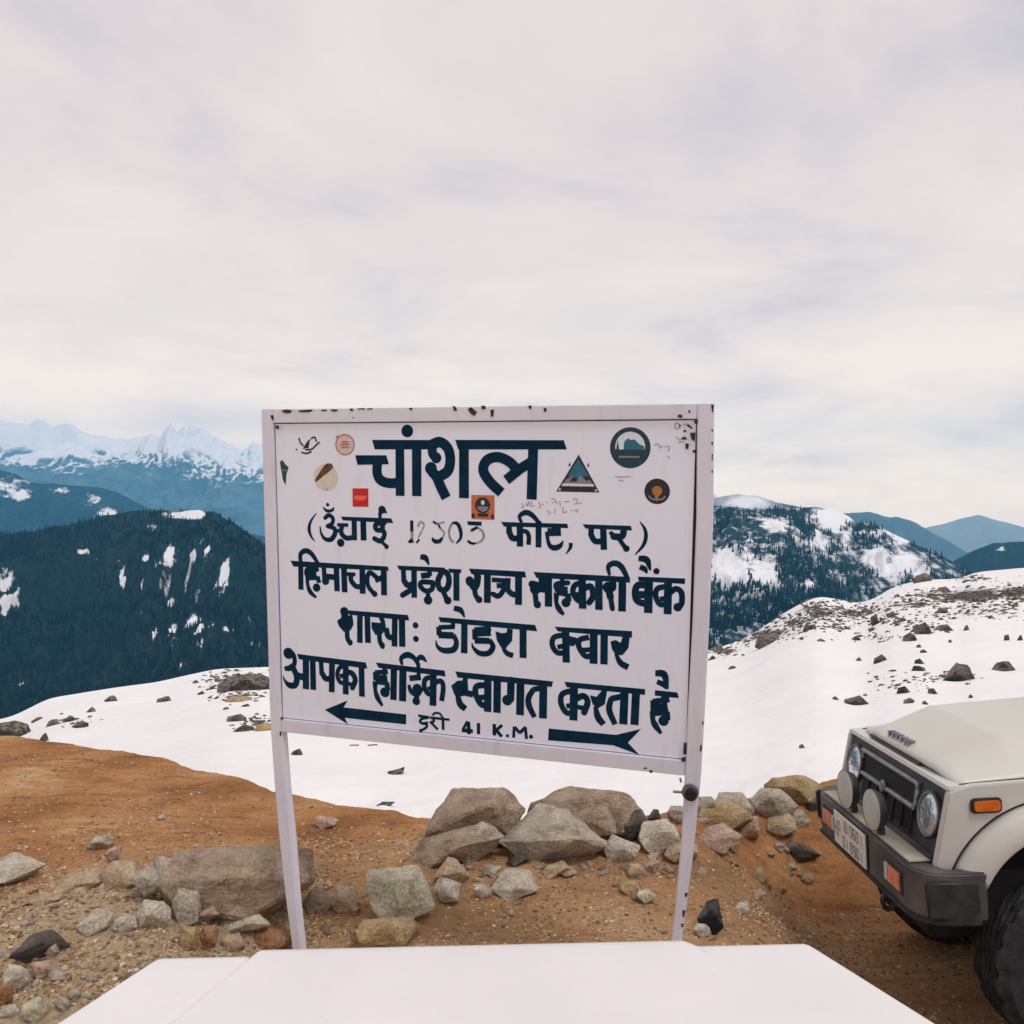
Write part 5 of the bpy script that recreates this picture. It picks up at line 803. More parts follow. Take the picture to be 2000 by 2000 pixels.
# rocks poking through the snow
def snow_rock(px0, px1, py0, py1, style, mt, label, group, sub=2, hk=.95):
    SEED[0] += 7
    p = ground_hit((px0 + px1) / 2, py1, snow_z); y = p.y
    w = (px1 - px0) / FPX * y; h = (py1 - py0) / FPX * y * hk
    me = rock_mesh(SEED[0], w * 1.15, w * .8, h * 2.0, style, sub)
    o = new_obj('snow_rock', me, RM[mt], None, (p.x, p.y + .25 * w, p.z - 1.12 * h), (0, random.Random(SEED[0] + 1).uniform(-.35, .1), random.Random(SEED[0]).uniform(-.4, .4)))
    tag(o, label, 'rock', group)
G1 = 'dark rocks on the snow slope at right'
snow_rock(1847, 1918, 1294, 1331, 'wedge', 'slate', 'large dark boulder in the snow just above the jeep bonnet', None, 3)
snow_rock(1940, 2010, 1280, 1312, 'wedge', 'slate', 'low dark rock ridge in the snow at the right edge', None, 3)
snow_rock(1800, 1836, 1209, 1239, 'block', 'slate', 'upright dark rock high on the snow slope at right', None, 3)
snow_rock(1660, 1700, 1356, 1379, 'slab', 'slate', 'slanting dark rock in the snow left of the jeep bonnet', None)
snow_rock(1482, 1536, 1238, 1256, 'slab', 'dark', 'brown rock at the upper edge of the snow right of the sign', None)
snow_rock(1796, 1828, 1117, 1136, 'boulder', 'dark', 'dark rock on the crest of the snow slope', None)
for a in ((1774, 1801, 1234, 1252), (1794, 1805, 1254, 1266), (1836, 1872, 1220, 1233), (1883, 1898, 1217, 1232), (1966, 1977, 1238, 1252), (1988, 2004, 1234, 1252), (1714, 1742, 1273, 1292), (1675, 1687, 1283, 1292), (1792, 1818, 1283, 1298), (1790, 1815, 1297, 1312), (1764, 1788, 1340, 1355), (1817, 1845, 1343, 1358), (1770, 1796, 1363, 1375), (1803, 1822, 1369, 1378), (1631, 1643, 1361, 1369), (1899, 1908, 1356, 1365), (1664, 1686, 1240, 1252), (1931, 1941, 1200, 1209), (1830, 1870, 1146, 1156), (1566, 1577, 1455, 1464), (1426, 1441, 1300, 1308), (1386, 1404, 1279, 1289), (1571, 1600, 1217, 1232), (1710, 1726, 1200, 1219), (1740, 1756, 1194, 1204), (1836, 1858, 1181, 1199), (1756, 1778, 1205, 1214), (1600, 1616, 1246, 1254), (1634, 1650, 1206, 1216), (1905, 1925, 1160, 1172), (1960, 1990, 1150, 1164), (1880, 1900, 1156, 1168), (1700, 1712, 1226, 1234), (1856, 1866, 1246, 1256), (1800, 1815, 1268, 1276)):
    snow_rock(*a, random.Random(a[0]).choice(('stone', 'slab', 'wedge')), random.Random(a[1]).choice(('slate', 'dark')), ('small dark rock high on the snow slope right of the sign' if a[3] < 1210 else 'small dark rock midway down the snow slope right of the sign' if a[3] < 1330 else 'small dark rock low in the snow by the jeep bonnet'), G1, 1)
snow_rock(422, 530, 1312, 1350, 'boulder', 'slate', 'dark rock outcrop at the top of the snow beside the left post', None, 3)
snow_rock(436, 494, 1352, 1372, 'slab', 'ochre', 'ochre grassy patch in the snow beside the left post', None, hk=.5)
snow_rock(487, 532, 1402, 1430, 'slab', 'ochre', 'lower ochre patch in the snow touching the left post', None, hk=.5)
snow_rock(-20, 54, 1404, 1446, 'boulder', 'slate', 'dark rock at the left edge where snow meets dirt', None)
snow_rock(60, 90, 1426, 1454, 'wedge', 'slate', 'dark pointed rock on the dirt edge at far left', None)
for a in ((53, 80, 1402, 1411), (80, 110, 1405, 1420), (116, 140, 1398, 1412), (130, 166, 1408, 1424), (165, 184, 1378, 1393), (197, 226, 1360, 1372), (302, 330, 1364, 1374), (440, 480, 1398, 1411), (447, 492, 1414, 1431), (384, 398, 1350, 1358), (400, 412, 1360, 1366), (430, 446, 1382, 1388), (374, 388, 1328, 1336), (404, 420, 1340, 1348), (470, 486, 1376, 1382)):
    snow_rock(*a, random.Random(a[0]).choice(('stone', 'slab')), random.Random(a[1]).choice(('slate', 'dark')), ('small dark rock in the snow by the left post' if a[0] > 350 else 'small dark rock in the snow at far left'), 'dark rocks on the snow at left', 1)
for a in ((563, 593, 1464, 1478), (750, 790, 1510, 1516), (736, 766, 1573, 1578)):
    snow_rock(*a, 'slab', 'slate', 'thin dark rock in the snow seen under the sign board', 'dark rocks in the snow under the board', 1)

# broken rubble where the slope is bare: too many and too small to tell apart
def snow_rubble():
    g = np.random.default_rng(8); V, F, S, c = [], [], [], 0
    bx = np.array([[1, 0, -.4], [-.5, .87, -.4], [-.5, -.87, -.4], [-.9, -.1, .35], [.4, .8, .4], [.5, -.7, .45], [0, 0, .8]]); Fc = np.array([(0, 4, 5), (4, 6, 5), (0, 1, 4), (1, 3, 4), (3, 6, 4), (1, 2, 3), (2, 5, 3), (5, 6, 3), (2, 0, 5), (0, 2, 1)])
    ys = np.geomspace(8, 190, 420)
    for a, b, w, h, q in BARE:
        n = int(5.0 * q * np.sqrt(w * h) * 1.6); px = g.normal(a, w * .75, n); py = g.normal(b, h * .75, n)
        t = T_of(px)[:, None]; dz = CAM_H - S_of(py)[:, None] * ys[None] - snow_z(np.broadcast_to(t, (n, len(ys))), np.broadcast_to(ys, (n, len(ys))))
        hit = dz < 0; ok = hit.any(1); y = ys[np.argmax(hit, 1)][ok]; t = t[ok, 0]; x = t * y; z = snow_z(t, y); m = len(x)
        if m == 0: continue
        s = y * (1.2 + 5.0 * g.uniform(0, 1, m) ** 2.5) / FPX; th = g.uniform(0, 6.28, m); j = bx[None] * g.uniform(.6, 1.3, (m, 7, 3)) * s[:, None, None] * np.array([1.4, .9, .8])
        X = j[..., 0] * np.cos(th)[:, None] - j[..., 1] * np.sin(th)[:, None]; Y = j[..., 0] * np.sin(th)[:, None] + j[..., 1] * np.cos(th)[:, None]
        V.append(np.stack([X + x[:, None], Y + y[:, None], j[..., 2] + z[:, None]], -1).reshape(-1, 3)); F.append((Fc[None] + (c + np.arange(m) * 7)[:, None, None]).reshape(-1, 3)); c += 7 * m
    me = mesh_np('rubble', np.concatenate(V), np.concatenate(F), False)
    tag(new_obj('rubble', me, RM['slate']), 'broken dark rubble along the bare parts of the snow slope', 'rubble', kind='stuff')
snow_rubble()
# ------------------------------------------------------------------ the jeep (x forward, y to its left, z up)
jeep = empty('jeep', JEEP_LOC, JEEP_ROT)
tag(jeep, 'dusty off white jeep parked at right with two covered fog lamps', 'jeep')
def paint(name, c, dust, rough=.42):
    m, nt, b = mk(name); b.inputs['Roughness'].default_value = rough; b.inputs['Coat Weight'].default_value = .15; b.inputs['Coat Roughness'].default_value = .3
    k = ramp(nt, [(.42, 0.0), (.72, .5)], noise(nt, 2.6, 8, .66))
    c1 = mixc(nt, k, c, dust)
    tc = nt.nodes['tc']; sp = N(nt, 'ShaderNodeSeparateXYZ'); nt.links.new(tc.outputs['Object'], sp.inputs[0])
    low = ramp(nt, [(.45, .45), (.95, 0.0)], mathn(nt, 'ADD', sp.outputs[2], mathn(nt, 'MULTIPLY', mathn(nt, 'SUBTRACT', noise(nt, 7, 6), .5), .5)))
    c1 = mixc(nt, low, c1, (.33, .26, .19))
    nt.links.new(c1, b.inputs['Base Color']); bump(nt, b, noise(nt, 5, 3), .03, .01)
    return m
M_BODY = paint('jeep_paint', (.57, .575, .55), (.56, .53, .44))
M_BON = paint('jeep_bonnet_paint', (.60, .595, .54), (.57, .53, .42))
M_PLAS = simple('jeep_black_plastic', (.012, .014, .018), .5, (.035, .036, .040), 9)
M_DUSTY = simple('dusty_bumper', (.045, .048, .052), .6, (.17, .15, .125), 3, lo=.40, hi=.70)
M_TRIM = simple('grey_trim', (.20, .22, .24), .4, (.30, .31, .32), 12, metal=.5)
M_RUB = simple('tyre_rubber', (.012, .013, .016), .85, (.035, .035, .038), 16, .3, 80, .003)
M_ORANGE = simple('orange_lens', (.55, .10, .012), .22, (.65, .16, .02), 30)
M_REDL = simple('indicator_lens', (.62, .15, .06), .25, (.70, .30, .18), 20)
M_COVER = simple('fog_lamp_cover', (.42, .43, .42), .5, (.50, .50, .47), 8)
M_LENS, nt_, b_ = mk('headlamp_glass'); b_.inputs['Base Color'].default_value = (.62, .66, .70, 1); b_.inputs['Roughness'].default_value = .12; b_.inputs['Metallic'].default_value = .75
bump(nt_, b_, noise(nt_, 35, 2), .35, .01)
M_DARKIN = simple('dark_interior', (.004, .004, .006), .8)
M_PLATE = simple('plate_white', (.66, .64, .60), .45, (.72, .70, .66), 20)
M_CHAR = simple('plate_characters', (.10, .10, .10), .5, (.42, .40, .38), 45)
M_GLASS, nt_, b_ = mk('window_glass'); b_.inputs['Base Color'].default_value = (.75, .80, .80, 1); b_.inputs['Roughness'].default_value = .03; b_.inputs['Transmission Weight'].default_value = .9
M_CANVAS = simple('canvas_top', (.02, .02, .022), .9, (.04, .04, .042), 10, .3, 60)
def box(name, x0, x1, y0, y1, z0, z1, m, parent, bev=.01, seg=2):
    bm = bmesh.new(); bmesh.ops.create_cube(bm, size=1, matrix=Matrix.Translation(((x0 + x1) / 2, (y0 + y1) / 2, (z0 + z1) / 2)) @ Matrix.Diagonal((x1 - x0, y1 - y0, z1 - z0, 1)))
    if bev: bmesh.ops.bevel(bm, geom=bm.edges[:], offset=bev, segments=seg, affect='EDGES')
    o = new_obj(name, bm_mesh(name, bm), m, parent); shade_auto(o, 40); return o
def prism(name, pts, axis, a0, a1, m, parent, bev=.01, seg=2):
    """outline pts in the two other axes, pulled along axis from a0 to a1"""
    def P3(p, a): return ((a, p[0], p[1]), (p[0], a, p[1]), (p[0], p[1], a))[axis]
    bm = bmesh.new(); A = [bm.verts.new(P3(p, a0)) for p in pts]; B = [bm.verts.new(P3(p, a1)) for p in pts]; n = len(pts)
    bm.faces.new(A); bm.faces.new(B[::-1])
    for i in range(n): j = (i + 1) % n; bm.faces.new((A[j], A[i], B[i], B[j]))
    bmesh.ops.recalc_face_normals(bm, faces=bm.faces)
    if bev: bmesh.ops.bevel(bm, geom=bm.edges[:], offset=bev, segments=seg, affect='EDGES', clamp_overlap=True)
    o = new_obj(name, bm_mesh(name, bm), m, parent); shade_auto(o, 40); return o
def tube(name, pts, r, m, parent, seg=10, k=6):
    c = catmull([(*p,) for p in pts], k); bm = bmesh.new(); rows = []
    for i, p in enumerate(c):
        d = Vector(c[min(i + 1, len(c) - 1)] - c[max(i - 1, 0)]).normalized(); u = d.orthogonal().normalized() if abs(d.z) > .9 else d.cross(Vector((0, 0, 1))).normalized(); w = d.cross(u)
        rows.append([bm.verts.new(Vector(p) + r * (math.cos(a) * u + math.sin(a) * w)) for a in [q * 2 * math.pi / seg for q in range(seg)]])
    for r1, r2 in zip(rows, rows[1:]):
        for i in range(seg): j = (i + 1) % seg; bm.faces.new((r1[i], r1[j], r2[j], r2[i]))
    bm.faces.new(rows[0][::-1]); bm.faces.new(rows[-1]); bmesh.ops.recalc_face_normals(bm, faces=bm.faces)
    o = new_obj(name, bm_mesh(name, bm, True), m, parent); return o
def lathe(name, prof, origin, axis, m, parent, seg=40):
    """prof: (along axis, radius)"""
    ax = Vector(axis).normalized(); u = ax.orthogonal().normalized(); w = ax.cross(u); o3 = Vector(origin); bm = bmesh.new(); rows = []
    for a, r in prof: rows.append([bm.verts.new(o3 + ax * a + max(r, 1e-4) * (math.cos(q) * u + math.sin(q) * w)) for q in [k * 2 * math.pi / seg for k in range(seg)]])
    for r1, r2 in zip(rows, rows[1:]):
        for i in range(seg): j = (i + 1) % seg; bm.faces.new((r1[i], r1[j], r2[j], r2[i]))
    bmesh.ops.remove_doubles(bm, verts=bm.verts, dist=2e-4); bmesh.ops.recalc_face_normals(bm, faces=bm.faces)
    o = new_obj(name, bm_mesh(name, bm), m, parent); shade_auto(o, 40); return o
# bonnet: edge at 1.03, raised middle
def bonnet():
    xs = np.linspace(-.66, .475, 46); ys = np.linspace(-.605, .605, 61)
    X, Y = np.meshgrid(xs, ys, indexing='ij'); a = np.abs(Y)
    dome = np.clip((.585 - a) / .20, 0, 1); Z = 1.032 + .142 * dome + .012 * (1 - (a / .6) ** 2)
    Z = Z + .045 * (1 - (X + .66) / 1.135) - dome * .118 * np.clip((X - .12) / .355, 0, 1) - .018 * sstep(.43, .475, X) - .02 * sstep(.585, .605, a)
    X = X - .035 * sstep(.40, .475, X) * (a / .605) ** 3
    V = np.stack([X, Y, Z], -1).reshape(-1, 3); me = mesh_np('bonnet', V, grid_faces(46, 61))
    o = new_obj('bonnet', me, M_BON, jeep); md = o.modifiers.new('thick', 'SOLIDIFY'); md.thickness = .016; md.offset = -1; return o
bon = bonnet()
prism('gap_strip', [(-.40, 1.028), (.26, 1.028), (.26, 1.042), (-.40, 1.042)], 0, .462, .482, M_PLAS, bon, .003)
for i, (dy, ln) in enumerate(((-.21, .05), (-.16, .05), (-.11, .05), (-.055, .05), (0.0, .05), (.04, .03))):       # worn raised letters along the bonnet lip
    prism('badge_letter', [(.405, dy), (.448, dy), (.448, dy + ln * .55), (.44, dy + ln * .2), (.42, dy + ln * .6), (.405, dy + ln * .55)], 2, 1.050, 1.104, M_TRIM, bon, 0)
# nose: white surround with black grille panel set in
def slant(o):
    for v in o.data.vertices: v.co.x += .22 * max(0, 1.0 - v.co.z) if v.co.x > .45 else 0
    return o
prism('front_lip', [(-.645, .998), (.645, .998), (.645, 1.022), (-.645, 1.022)], 0, .40, .515, M_BODY, jeep, .008)
for s in (1, -1):
    slant(prism('headlamp_pillar', [(s * .618, .63), (s * .655, .63), (s * .657, .997), (s * .636, .997)], 0, .40, .512, M_BODY, jeep, .006))
prism('lower_valance', [(-.60, .62), (.60, .62), (.599, .672), (-.599, .672)], 0, .38, .60, M_DUSTY, jeep, .008)
for s in (1, -1): prism('shut_line', [(-.655, 1.045), (.44, 1.012), (.44, 1.026), (-.655, 1.066)], 1, s * .6125 if s > 0 else -.6065, .6065 if s < 0 and False else (.6065 if s > 0 else -.6125), M_DARKIN, jeep, 0)
gr = slant(prism('grille', [(-.614, .675), (.614, .675), (.632, .994), (-.632, .994)], 0, .40, .498, M_PLAS, jeep, .004))
def rrect(y0, y1, z0, z1, r, n=5):
    o = []
    for cy, cz, a0 in ((y1 - r, z1 - r, 0), (y0 + r, z1 - r, 90), (y0 + r, z0 + r, 180), (y1 - r, z0 + r, 270)):
        for k in range(n + 1): a = math.radians(a0 + 90 * k / n); o.append((cy + r * math.cos(a), cz + r * math.sin(a)))
    return o
def loop_frame(name, y0, y1, z0, z1, wd, x, m, parent, r=.03, rad=.013):
    pts = [(x, p[0], p[1]) for p in rrect(y0, y1, z0, z1, r)]; pts.append(pts[0]); return slant(tube(name, pts, rad, m, parent, 10, 2))
loop_frame('grille_surround', -.40, .33, .825, .950, .02, .505, M_TRIM, gr)
slant(prism('grille_opening', [(-.38, .842), (.31, .842), (.31, .934), (-.38, .934)], 0, .490, .501, M_DARKIN, gr, .003))
for k in range(6):
    slant(prism('grille_slot', [(-.36 + k * .115, .70), (-.36 + k * .115 + .085, .70), (-.36 + k * .115 + .085, .80), (-.36 + k * .115, .80)], 0, .491, .5015, M_DARKIN, gr, .002))
    slant(prism('grille_bar', [(-.265 + k * .115, .69), (-.253 + k * .115, .69), (-.253 + k * .115, .81), (-.265 + k * .115, .81)], 0, .494, .512, M_PLAS, gr, .003))
lathe('emblem', [(0, .034), (.008, .034), (.012, .026), (.012, 0)], (.548, -.06, .832), (1, 0, .2), M_TRIM, gr, 24)
for s in (1, -1):
    h = lathe('headlight', [(-.03, .118), (.010, .118), (.016, .112), (.012, .100)], (.535, s * .49, .845), (1, 0, .2), M_PLAS, jeep, 44)
    lathe('lens', [(.004, .102), (.010, .098), (.015, .080), (.019, .05), (.021, 0)], (.535, s * .49, .845), (1, 0, .2), M_LENS, h, 44)
    lathe('rim', [(.006, .112), (.018, .109), (.019, .103), (.010, .100)], (.535, s * .49, .845), (1, 0, .2), M_TRIM, h, 44)
# bumper
bp = [(.72, -.60), (.72, .60), (.705, .66), (.655, .735), (.56, .765), (.40, .77), (.40, .70), (.56, .69), (.60, .60), (.60, -.60), (.56, -.69), (.40, -.70), (.40, -.77), (.56, -.765), (.655, -.735), (.705, -.66)]
bumper = prism('bumper', bp, 2, .415, .645, M_DUSTY, jeep, .010, 3)
prism('bumper_top', [(.56, -.595), (.56, .595), (.70, .595), (.70, -.595)], 2, .649, .659, simple('bumper_dust', (.33, .30, .25), .85, (.47, .42, .33), 4), bumper, .003)
prism('bumper_lip', [(.735, -.61), (.735, .61), (.722, .68), (.665, .75), (.56, .782), (.44, .785), (.44, .772), (.56, .768), (.655, .738), (.706, .662), (.722, .60), (.722, -.60)], 2, .405, .430, M_PLAS, bumper, .004)
for s in (1, -1):
    prism('bumper_end_panel', [(.69, .437), (.46, .432), (.432, .47), (.44, .605), (.70, .618)], 1, s * .7495 if s > 0 else s * .774, s * .774 if s > 0 else s * .7495, M_PLAS, bumper, .010, 3)
    pk = prism('indicator_pocket', [(s * .345, .472), (s * .565, .472), (s * .565, .592), (s * .345, .592)], 0, .712, .726, M_PLAS, bumper, .004)
    prism('indicator_lens', [(s * .41, .484), (s * .55, .484), (s * .55, .580), (s * .41, .580)], 0, .722, .734, M_REDL, pk, .006)
    prism('clear_lens', [(s * .36, .484), (s * .408, .484), (s * .408, .580), (s * .36, .580)], 0, .722, .734, M_COVER, pk, .006)
for yy in (.205, -.175):
    fg = lathe('fog_lamp', [(-.060, .0), (-.058, .05), (-.04, .09), (.0, .108), (.010, .108)], (.715, yy, .79), (1, .05, .06), M_PLAS, jeep, 36)
    lathe('cover', [(.002, .106), (.008, .106), (.013, .094), (.017, .06), (.019, .0)], (.715, yy, .79), (1, .05, .06), M_COVER, fg, 36)
    prism('bracket', [(yy - .025, .66), (yy + .025, .66), (yy + .02, .70), (yy - .02, .70)], 0, .66, .69, M_PLAS, fg, .004)
pl = prism('number_plate', [(-.345, .440), (.125, .440), (.125, .628), (-.345, .628)], 0, .728, .736, M_PLATE, jeep, .003)
prism('plate_border', [(-.355, .432), (.135, .432), (.135, .636), (-.355, .636)], 0, .722, .7275, M_PLAS, pl, .002)
def plate_text():
    V, F = [], []
    def st(y0, z0, y1, z1, w=.011):
        d = Vector((y1 - y0, z1 - z0)).normalized(); n = Vector((-d.y, d.x)) * w / 2; b = len(V)
        V.extend([(.7366 + .00002 * len(F), a[0] * 1.03 + .005, .44 + (a[1] - .432) * 1.12) for a in ((y0 + n.x, z0 + n.y), (y1 + n.x, z1 + n.y), (y1 - n.x, z1 - n.y), (y0 - n.x, z0 - n.y))]); F.append((b, b + 1, b + 2, b + 3))
    SEG = {'0': 'abcdef', '1': 'bc', '6': 'acdefg', '8': 'abcdefg', '9': 'abcdfg', 'H': 'bcefg', 'P': 'abefg', 'A': 'abcefg', '3': 'abcdg', '5': 'acdfg', '2': 'abdeg'}
    def ch(c, y, z, w, h):
        S_ = dict(a=(y, z + h, y + w, z + h), b=(y + w, z + h / 2, y + w, z + h), c=(y + w, z, y + w, z + h / 2), d=(y, z, y + w, z), e=(y, z, y, z + h / 2), f=(y, z + h / 2, y, z + h), g=(y, z + h / 2, y + w, z + h / 2))
        for k in SEG[c]: st(*S_[k], .010)
    for c, y, z in (('H', -.325, .475), ('P', -.275, .475)): ch(c, y, z, .032, .08)
    for c, y, z in (('1', -.205, .53), ('0', -.165, .53), ('0', -.205, .448), ('1', -.165, .448)): ch(c, y, z, .026, .05)
    for c, y, z in (('0', -.095, .53), ('6', -.05, .53), ('0', -.005, .53), ('1', .04, .53), ('0', -.095, .448), ('9', -.05, .448), ('0', -.005, .448), ('1', .04, .448)): ch(c, y, z, .028, .05)
    me = bpy.data.meshes.new('plate_lettering'); me.from_pydata(V, [], F); o = new_obj('plate_lettering', me, M_CHAR, pl); o['label'] = 'worn, barely legible characters on the number plate'
plate_text()
# fenders with wheel arches, doors and tub
def arc(cx, cz, r, a0, a1, n): return [(cx + r * math.cos(math.radians(a0 + (a1 - a0) * k / n)), cz + r * math.sin(math.radians(a0 + (a1 - a0) * k / n))) for k in range(n + 1)]
fend = [(.600, .62), (.512, 1.000), (.40, 1.028), (-.66, 1.055), (-.66, .45), (-.46, .45)] + arc(0, .37, .455, 170, 30, 14)
for s in (1, -1):
    fn = prism('fender', fend, 1, s * .612 if s > 0 else -.656, .656 if s > 0 else s * .612, M_BODY, jeep, .007)
    V, R0 = [], 14
    n = 40; ang = np.linspace(26, 186, n); prof = [(.572, .650), (.570, .690), (.562, .712), (.540, .735), (.500, .752), (.455, .764), (.440, .758), (.440, .62)]
    for a in np.radians(ang):
        for r, y in prof: V.append((r * math.cos(a), s * y, .37 + r * math.sin(a)))
    F = grid_faces(n, len(prof)); o = new_obj('wheel_arch', mesh_np('wheel_arch', V, F if s < 0 else F[:, ::-1]), M_BODY, fn); o.data.set_sharp_from_angle(angle=math.radians(50))
    md = o.modifiers.new('t', 'SOLIDIFY'); md.thickness = .008; md.offset = -1
    tube('arch_seam', [(.576 * math.cos(a), s * .6585, .37 + .576 * math.sin(a)) for a in np.radians(np.linspace(25, 180, 16))], .0035, M_DARKIN, fn, 6, 3)
    mk_ = prism('side_marker', rrect(.262, .415, .895, .968, .02, 4), 1, s * .657 if s > 0 else -.672, .672 if s > 0 else s * .657, M_PLAS, jeep, .003)
    prism('marker_lens', rrect(.274, .403, .906, .958, .014, 4), 1, s * .6725 if s > 0 else -.682, .682 if s > 0 else s * .6725, M_ORANGE, mk_, .003)
    dr = prism('door', [(-.675, .42), (-.675, 1.06), (-1.52, 1.06), (-1.52, .60), (-1.40, .42)], 1, s * .612 if s > 0 else -.66, .66 if s > 0 else s * .612, M_BODY, jeep, .008)
    prism('handle', [(-1.44, .93), (-1.33, .93), (-1.33, .955), (-1.44, .955)], 1, s * .66 if s > 0 else -.685, .685 if s > 0 else s * .66, M_PLAS, dr, .004)
    prism('tub_side', [(-1.535, .60), (-1.535, 1.06), (-2.90, 1.06), (-2.90, .48), (-2.82, .48)] + arc(-2.375, .37, .455, 14, 166, 12) + [(-1.85, .60)], 1, s * .612 if s > 0 else -.66, .66 if s > 0 else s * .612, M_BODY, jeep, .007)
    prism('mirror', rrect(-.78, -.74, 1.12, 1.30, .015, 3), 1, s * .74 if s > 0 else -.86, .86 if s > 0 else s * .74, M_PLAS, jeep, .006)
box('tailgate', -2.96, -2.905, -.65, .65, .50, 1.06, M_BODY, jeep)
box('chassis', -2.85, .57, -.50, .50, .22, .56, M_DARKIN, jeep, .02)  # chassis box enlarged to block light beneath the jeep
for s in (1, -1):
    for x in (0.0, -2.375): box('wheel_well', x - .60, x + .42, s * .52 if s > 0 else -.60, .60 if s > 0 else s * .52, .30, .98, M_DARKIN, jeep, .02)
box('engine_bay', -.60, .395, -.60, .60, .57, .99, M_DARKIN, jeep, .02)
box('under_shade_box', -2.8, .22, -.46, .46, .04, .215, M_DARKIN, jeep, .02)  # added dark box, stands in for the shade under the jeep
box('front_axle', -.05, .05, -.55, .55, .08, .20, M_DARKIN, jeep, .02)
tube('tow_hook', [(.66, .30, .41), (.72, .30, .36), (.70, .30, .30), (.64, .30, .33)], .014, M_PLAS, jeep)
tube('steering_rod', [(.34, -.40, .16), (.34, .40, .16)], .018, M_DARKIN, jeep)
# windscreen frame and canvas top
ws = prism('windscreen_frame', [(-.66, 1.06), (-.60, 1.06), (-.78, 1.60), (-.84, 1.60)], 1, -.64, .64, M_BODY, jeep, .01)
prism('windscreen', [(-.655, 1.14), (-.650, 1.14), (-.788, 1.55), (-.793, 1.55)], 1, -.57, .57, M_DARKIN, ws, 0).location = (.045, 0, .0)
prism('canvas_top', [(-.80, 1.60), (-.80, 1.66), (-1.6, 1.74), (-2.80, 1.70), (-2.93, 1.60), (-2.95, 1.063), (-1.54, 1.063), (-1.52, 1.58)], 1, -.645, .645, M_CANVAS, jeep, .03, 3)
# wheels
def wheel(x, y, s, steer=0.0):
    w = empty('wheel', (x, y, .14), (0, 0, steer), jeep); w.scale = (1.18, 1.1, 1.18)
    n, prof = 120, [(-.115, .225), (-.125, .28), (-.122, .325), (-.105, .355)] + [(-.10 + .20 * k / 24, .372) for k in range(25)] + [(.105, .355), (.122, .325), (.125, .28), (.115, .225)]
    V = np.zeros((n, len(prof), 3))
    for i in range(n):
        a = 2 * math.pi * i / n
        for j, (yy, r) in enumerate(prof):
            rr = r
            if abs(yy) <= .1001:
                zig = .012 * (1 if (i // 3) % 2 else -1)
                g = min(abs(yy + zig - q) for q in (-.075, -.038, 0.0, .038, .075))
                if g < .0085: rr -= .018
                if abs(yy) > .082 and i % 6 < 2: rr -= .011
            elif abs(yy) > .1 and r > .34 and i % 6 < 2: rr -= .008
            V[i, j] = (rr * math.cos(a), yy, rr * math.sin(a))
    F = []
    m = len(prof)
    for i in range(n):
        for j in range(m - 1): F.append((i * m + j, i * m + j + 1, ((i + 1) % n) * m + j + 1, ((i + 1) % n) * m + j))
    me = mesh_np('tyre', V.reshape(-1, 3), F, False); o = new_obj('tyre', me, M_RUB, w)
    lathe('rim', [(-.11 * s, .228), (.085 * s, .228), (.100 * s, .215), (.06 * s, .20), (.03 * s, .14), (.055 * s, .09), (.06 * s, .05), (.10 * s, .045), (.105 * s, 0)], (0, 0, 0), (0, 1, 0), M_STEEL, w, 36)
for x in (0.0, -2.375):
    for s in (1, -1): wheel(x - .07, s * .635, s)
# ------------------------------------------------------------------ the photographer's own vehicle: only its bonnet is in view
car = empty('parked_car', (0, 1.4, 0)); tag(car, 'white vehicle in the foreground, only its flat bonnet in view', 'car')
M_WH, nt_, b_ = mk('car_white'); b_.inputs['Roughness'].default_value = .38; b_.inputs['Coat Weight'].default_value = .25; b_.inputs['Coat Roughness'].default_value = .15
nt_.links.new(mixc(nt_, ramp(nt_, [(.62, 0.0), (.74, .22)], noise(nt_, 55, 5, .7)), ramp(nt_, [(.35, (.735, .715, .71)), (.65, (.785, .765, .755))], noise(nt_, 3, 6)), (.50, .44, .38)), b_.inputs['Base Color'])
bump(nt_, b_, noise(nt_, 4, 3), .05, .02)
BON_Z = 1.30
def own_bonnet():
    # plan outline of the bonnet from left front round to the right
    def fy(x): return np.interp(x, [-.78, .67], [2.085, 2.155])
    ns, nt2 = 321, 61
    u = np.linspace(-1, 1, ns); v = np.linspace(0, 1, nt2)
    V = []
    for vv in v:
        d = 1.30 * vv ** 1.25                                        # distance back from the front edge
        xl = -.775 - .36 * d; xr = .668 + .42 * d
        rc = .035
        for uu in u:
            x = xl + (xr - xl) * (uu + 1) / 2
            y = fy(x) - d
            # corner rounding at the front
            e = min(x - xl, xr - x)
            y -= .028 * max(0, 1 - e / .03) ** 2 * max(0, 1 - d / .1)
            rise = .0135 * (sstep(-.545 - .30 * d - .012, -.545 - .30 * d + .012, x)) * (1 - sstep(.378 + .30 * d - .012, .378 + .30 * d + .02 + .5 * d, x))
            z = BON_Z + rise - .011 * math.exp(-((x + .552 + .30 * d) / .008) ** 2) - .040 * (1 - min(1, e / .03)) ** 2 - .035 * (1 - min(1, d / .025)) ** 2 + .012 * d
            V.append((x, y - 1.4, z))
    V = np.array(V); F = grid_faces(nt2, ns)[:, ::-1]
    me = mesh_np('bonnet', V, F); o = new_obj('bonnet', me, M_WH, car); return V.reshape(nt2, ns, 3), o
BV, bo = own_bonnet()
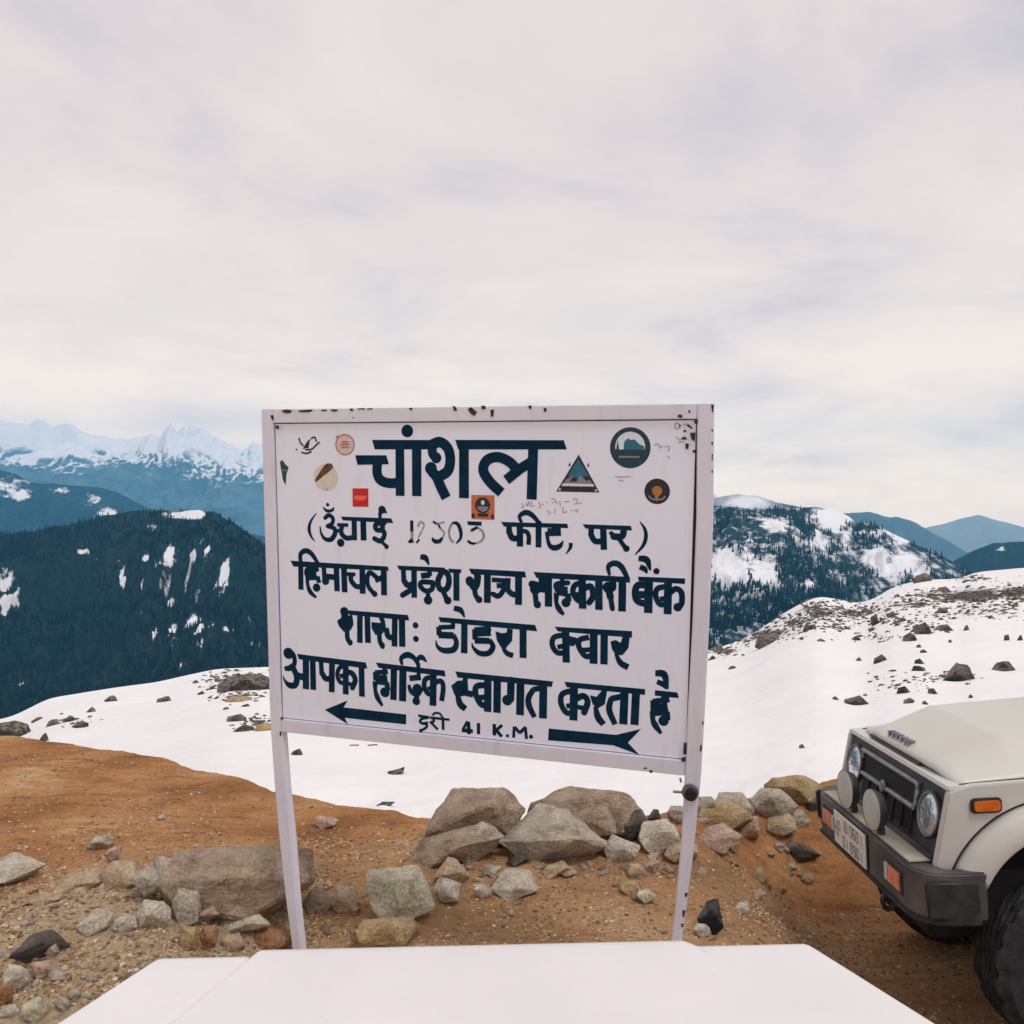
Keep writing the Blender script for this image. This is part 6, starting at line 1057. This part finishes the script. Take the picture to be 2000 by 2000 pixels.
def skirt(name, line, drop, out, m, parent):
    A = np.array(line); n = len(A); V = [A]
    for k in (.15, 1.0): B = A.copy(); B[:, 2] = A[:, 2] - drop * k - (.012 if k < .5 else 0); B[:, :2] += np.array(out) * (.02 if k < .5 else .03); V.append(B)
    V = np.concatenate([np.concatenate([[p] for p in V[0]]), V[1], V[2]]); i = np.arange(n - 1); F = np.concatenate([np.stack([i + q * n, i + 1 + q * n, i + 1 + (q + 1) * n, i + (q + 1) * n], 1) for q in (0, 1)])
    o = new_obj(name, mesh_np(name, V, F), m, parent); md = o.modifiers.new('t', 'SOLIDIFY'); md.thickness = .006; md.offset = 0; return o
skirt('front_panel', BV[0] + np.array([0, .002, -.006]), .42, (0, .6), M_WH, car)
skirt('fender', BV[:, 0] + np.array([-.002, 0, -.006]), .55, (-.8, 0), M_WH, car)
skirt('fender', BV[:, -1] + np.array([.002, 0, -.006]), .55, (.8, 0), M_WH, car)
prism('bumper', [(-.80, .60), (.72, .68), (.72, .78), (.66, .84), (-.76, .76), (-.80, .70)], 2, .45, .85, M_PLAS, car, .02, 3)
prism('body_core', [(-.72, -.3), (.66, -.3), (.62, .62), (-.72, .58)], 2, .35, 1.20, M_DARKIN, car, .02)
for sx in (-1, 1):
    w = empty('wheel', (sx * .72 - .05, .12, .36), (0, 0, math.pi / 2), car)
    lathe('tyre', [(-.11, .23), (-.12, .30), (-.10, .35), (.10, .35), (.12, .30), (.11, .23)], (0, 0, 0), (0, 1, 0), M_RUB, w, 40).rotation_euler = (0, 0, math.pi / 2)
# ------------------------------------------------------------------ the air
def haze():
    bm = bmesh.new(); bmesh.ops.create_cube(bm, size=1, matrix=Matrix.Translation((0, 3400, -80)) @ Matrix.Diagonal((12900, 9900, 1364, 1)))
    m = bpy.data.materials.new('haze'); m.use_nodes = True; nt = m.node_tree; nt.nodes.clear()
    out = nt.nodes.new('ShaderNodeOutputMaterial'); v = nt.nodes.new('ShaderNodeVolumePrincipled')
    v.inputs['Color'].default_value = (.16, .62, 1.0, 1); v.inputs['Density'].default_value = HAZE; v.inputs['Anisotropy'].default_value = 0.0
    nt.links.new(v.outputs[0], out.inputs['Volume'])
    tag(new_obj('haze', bm_mesh('haze', bm), m), kind='stuff')
HAZE = 8.0e-5
haze()
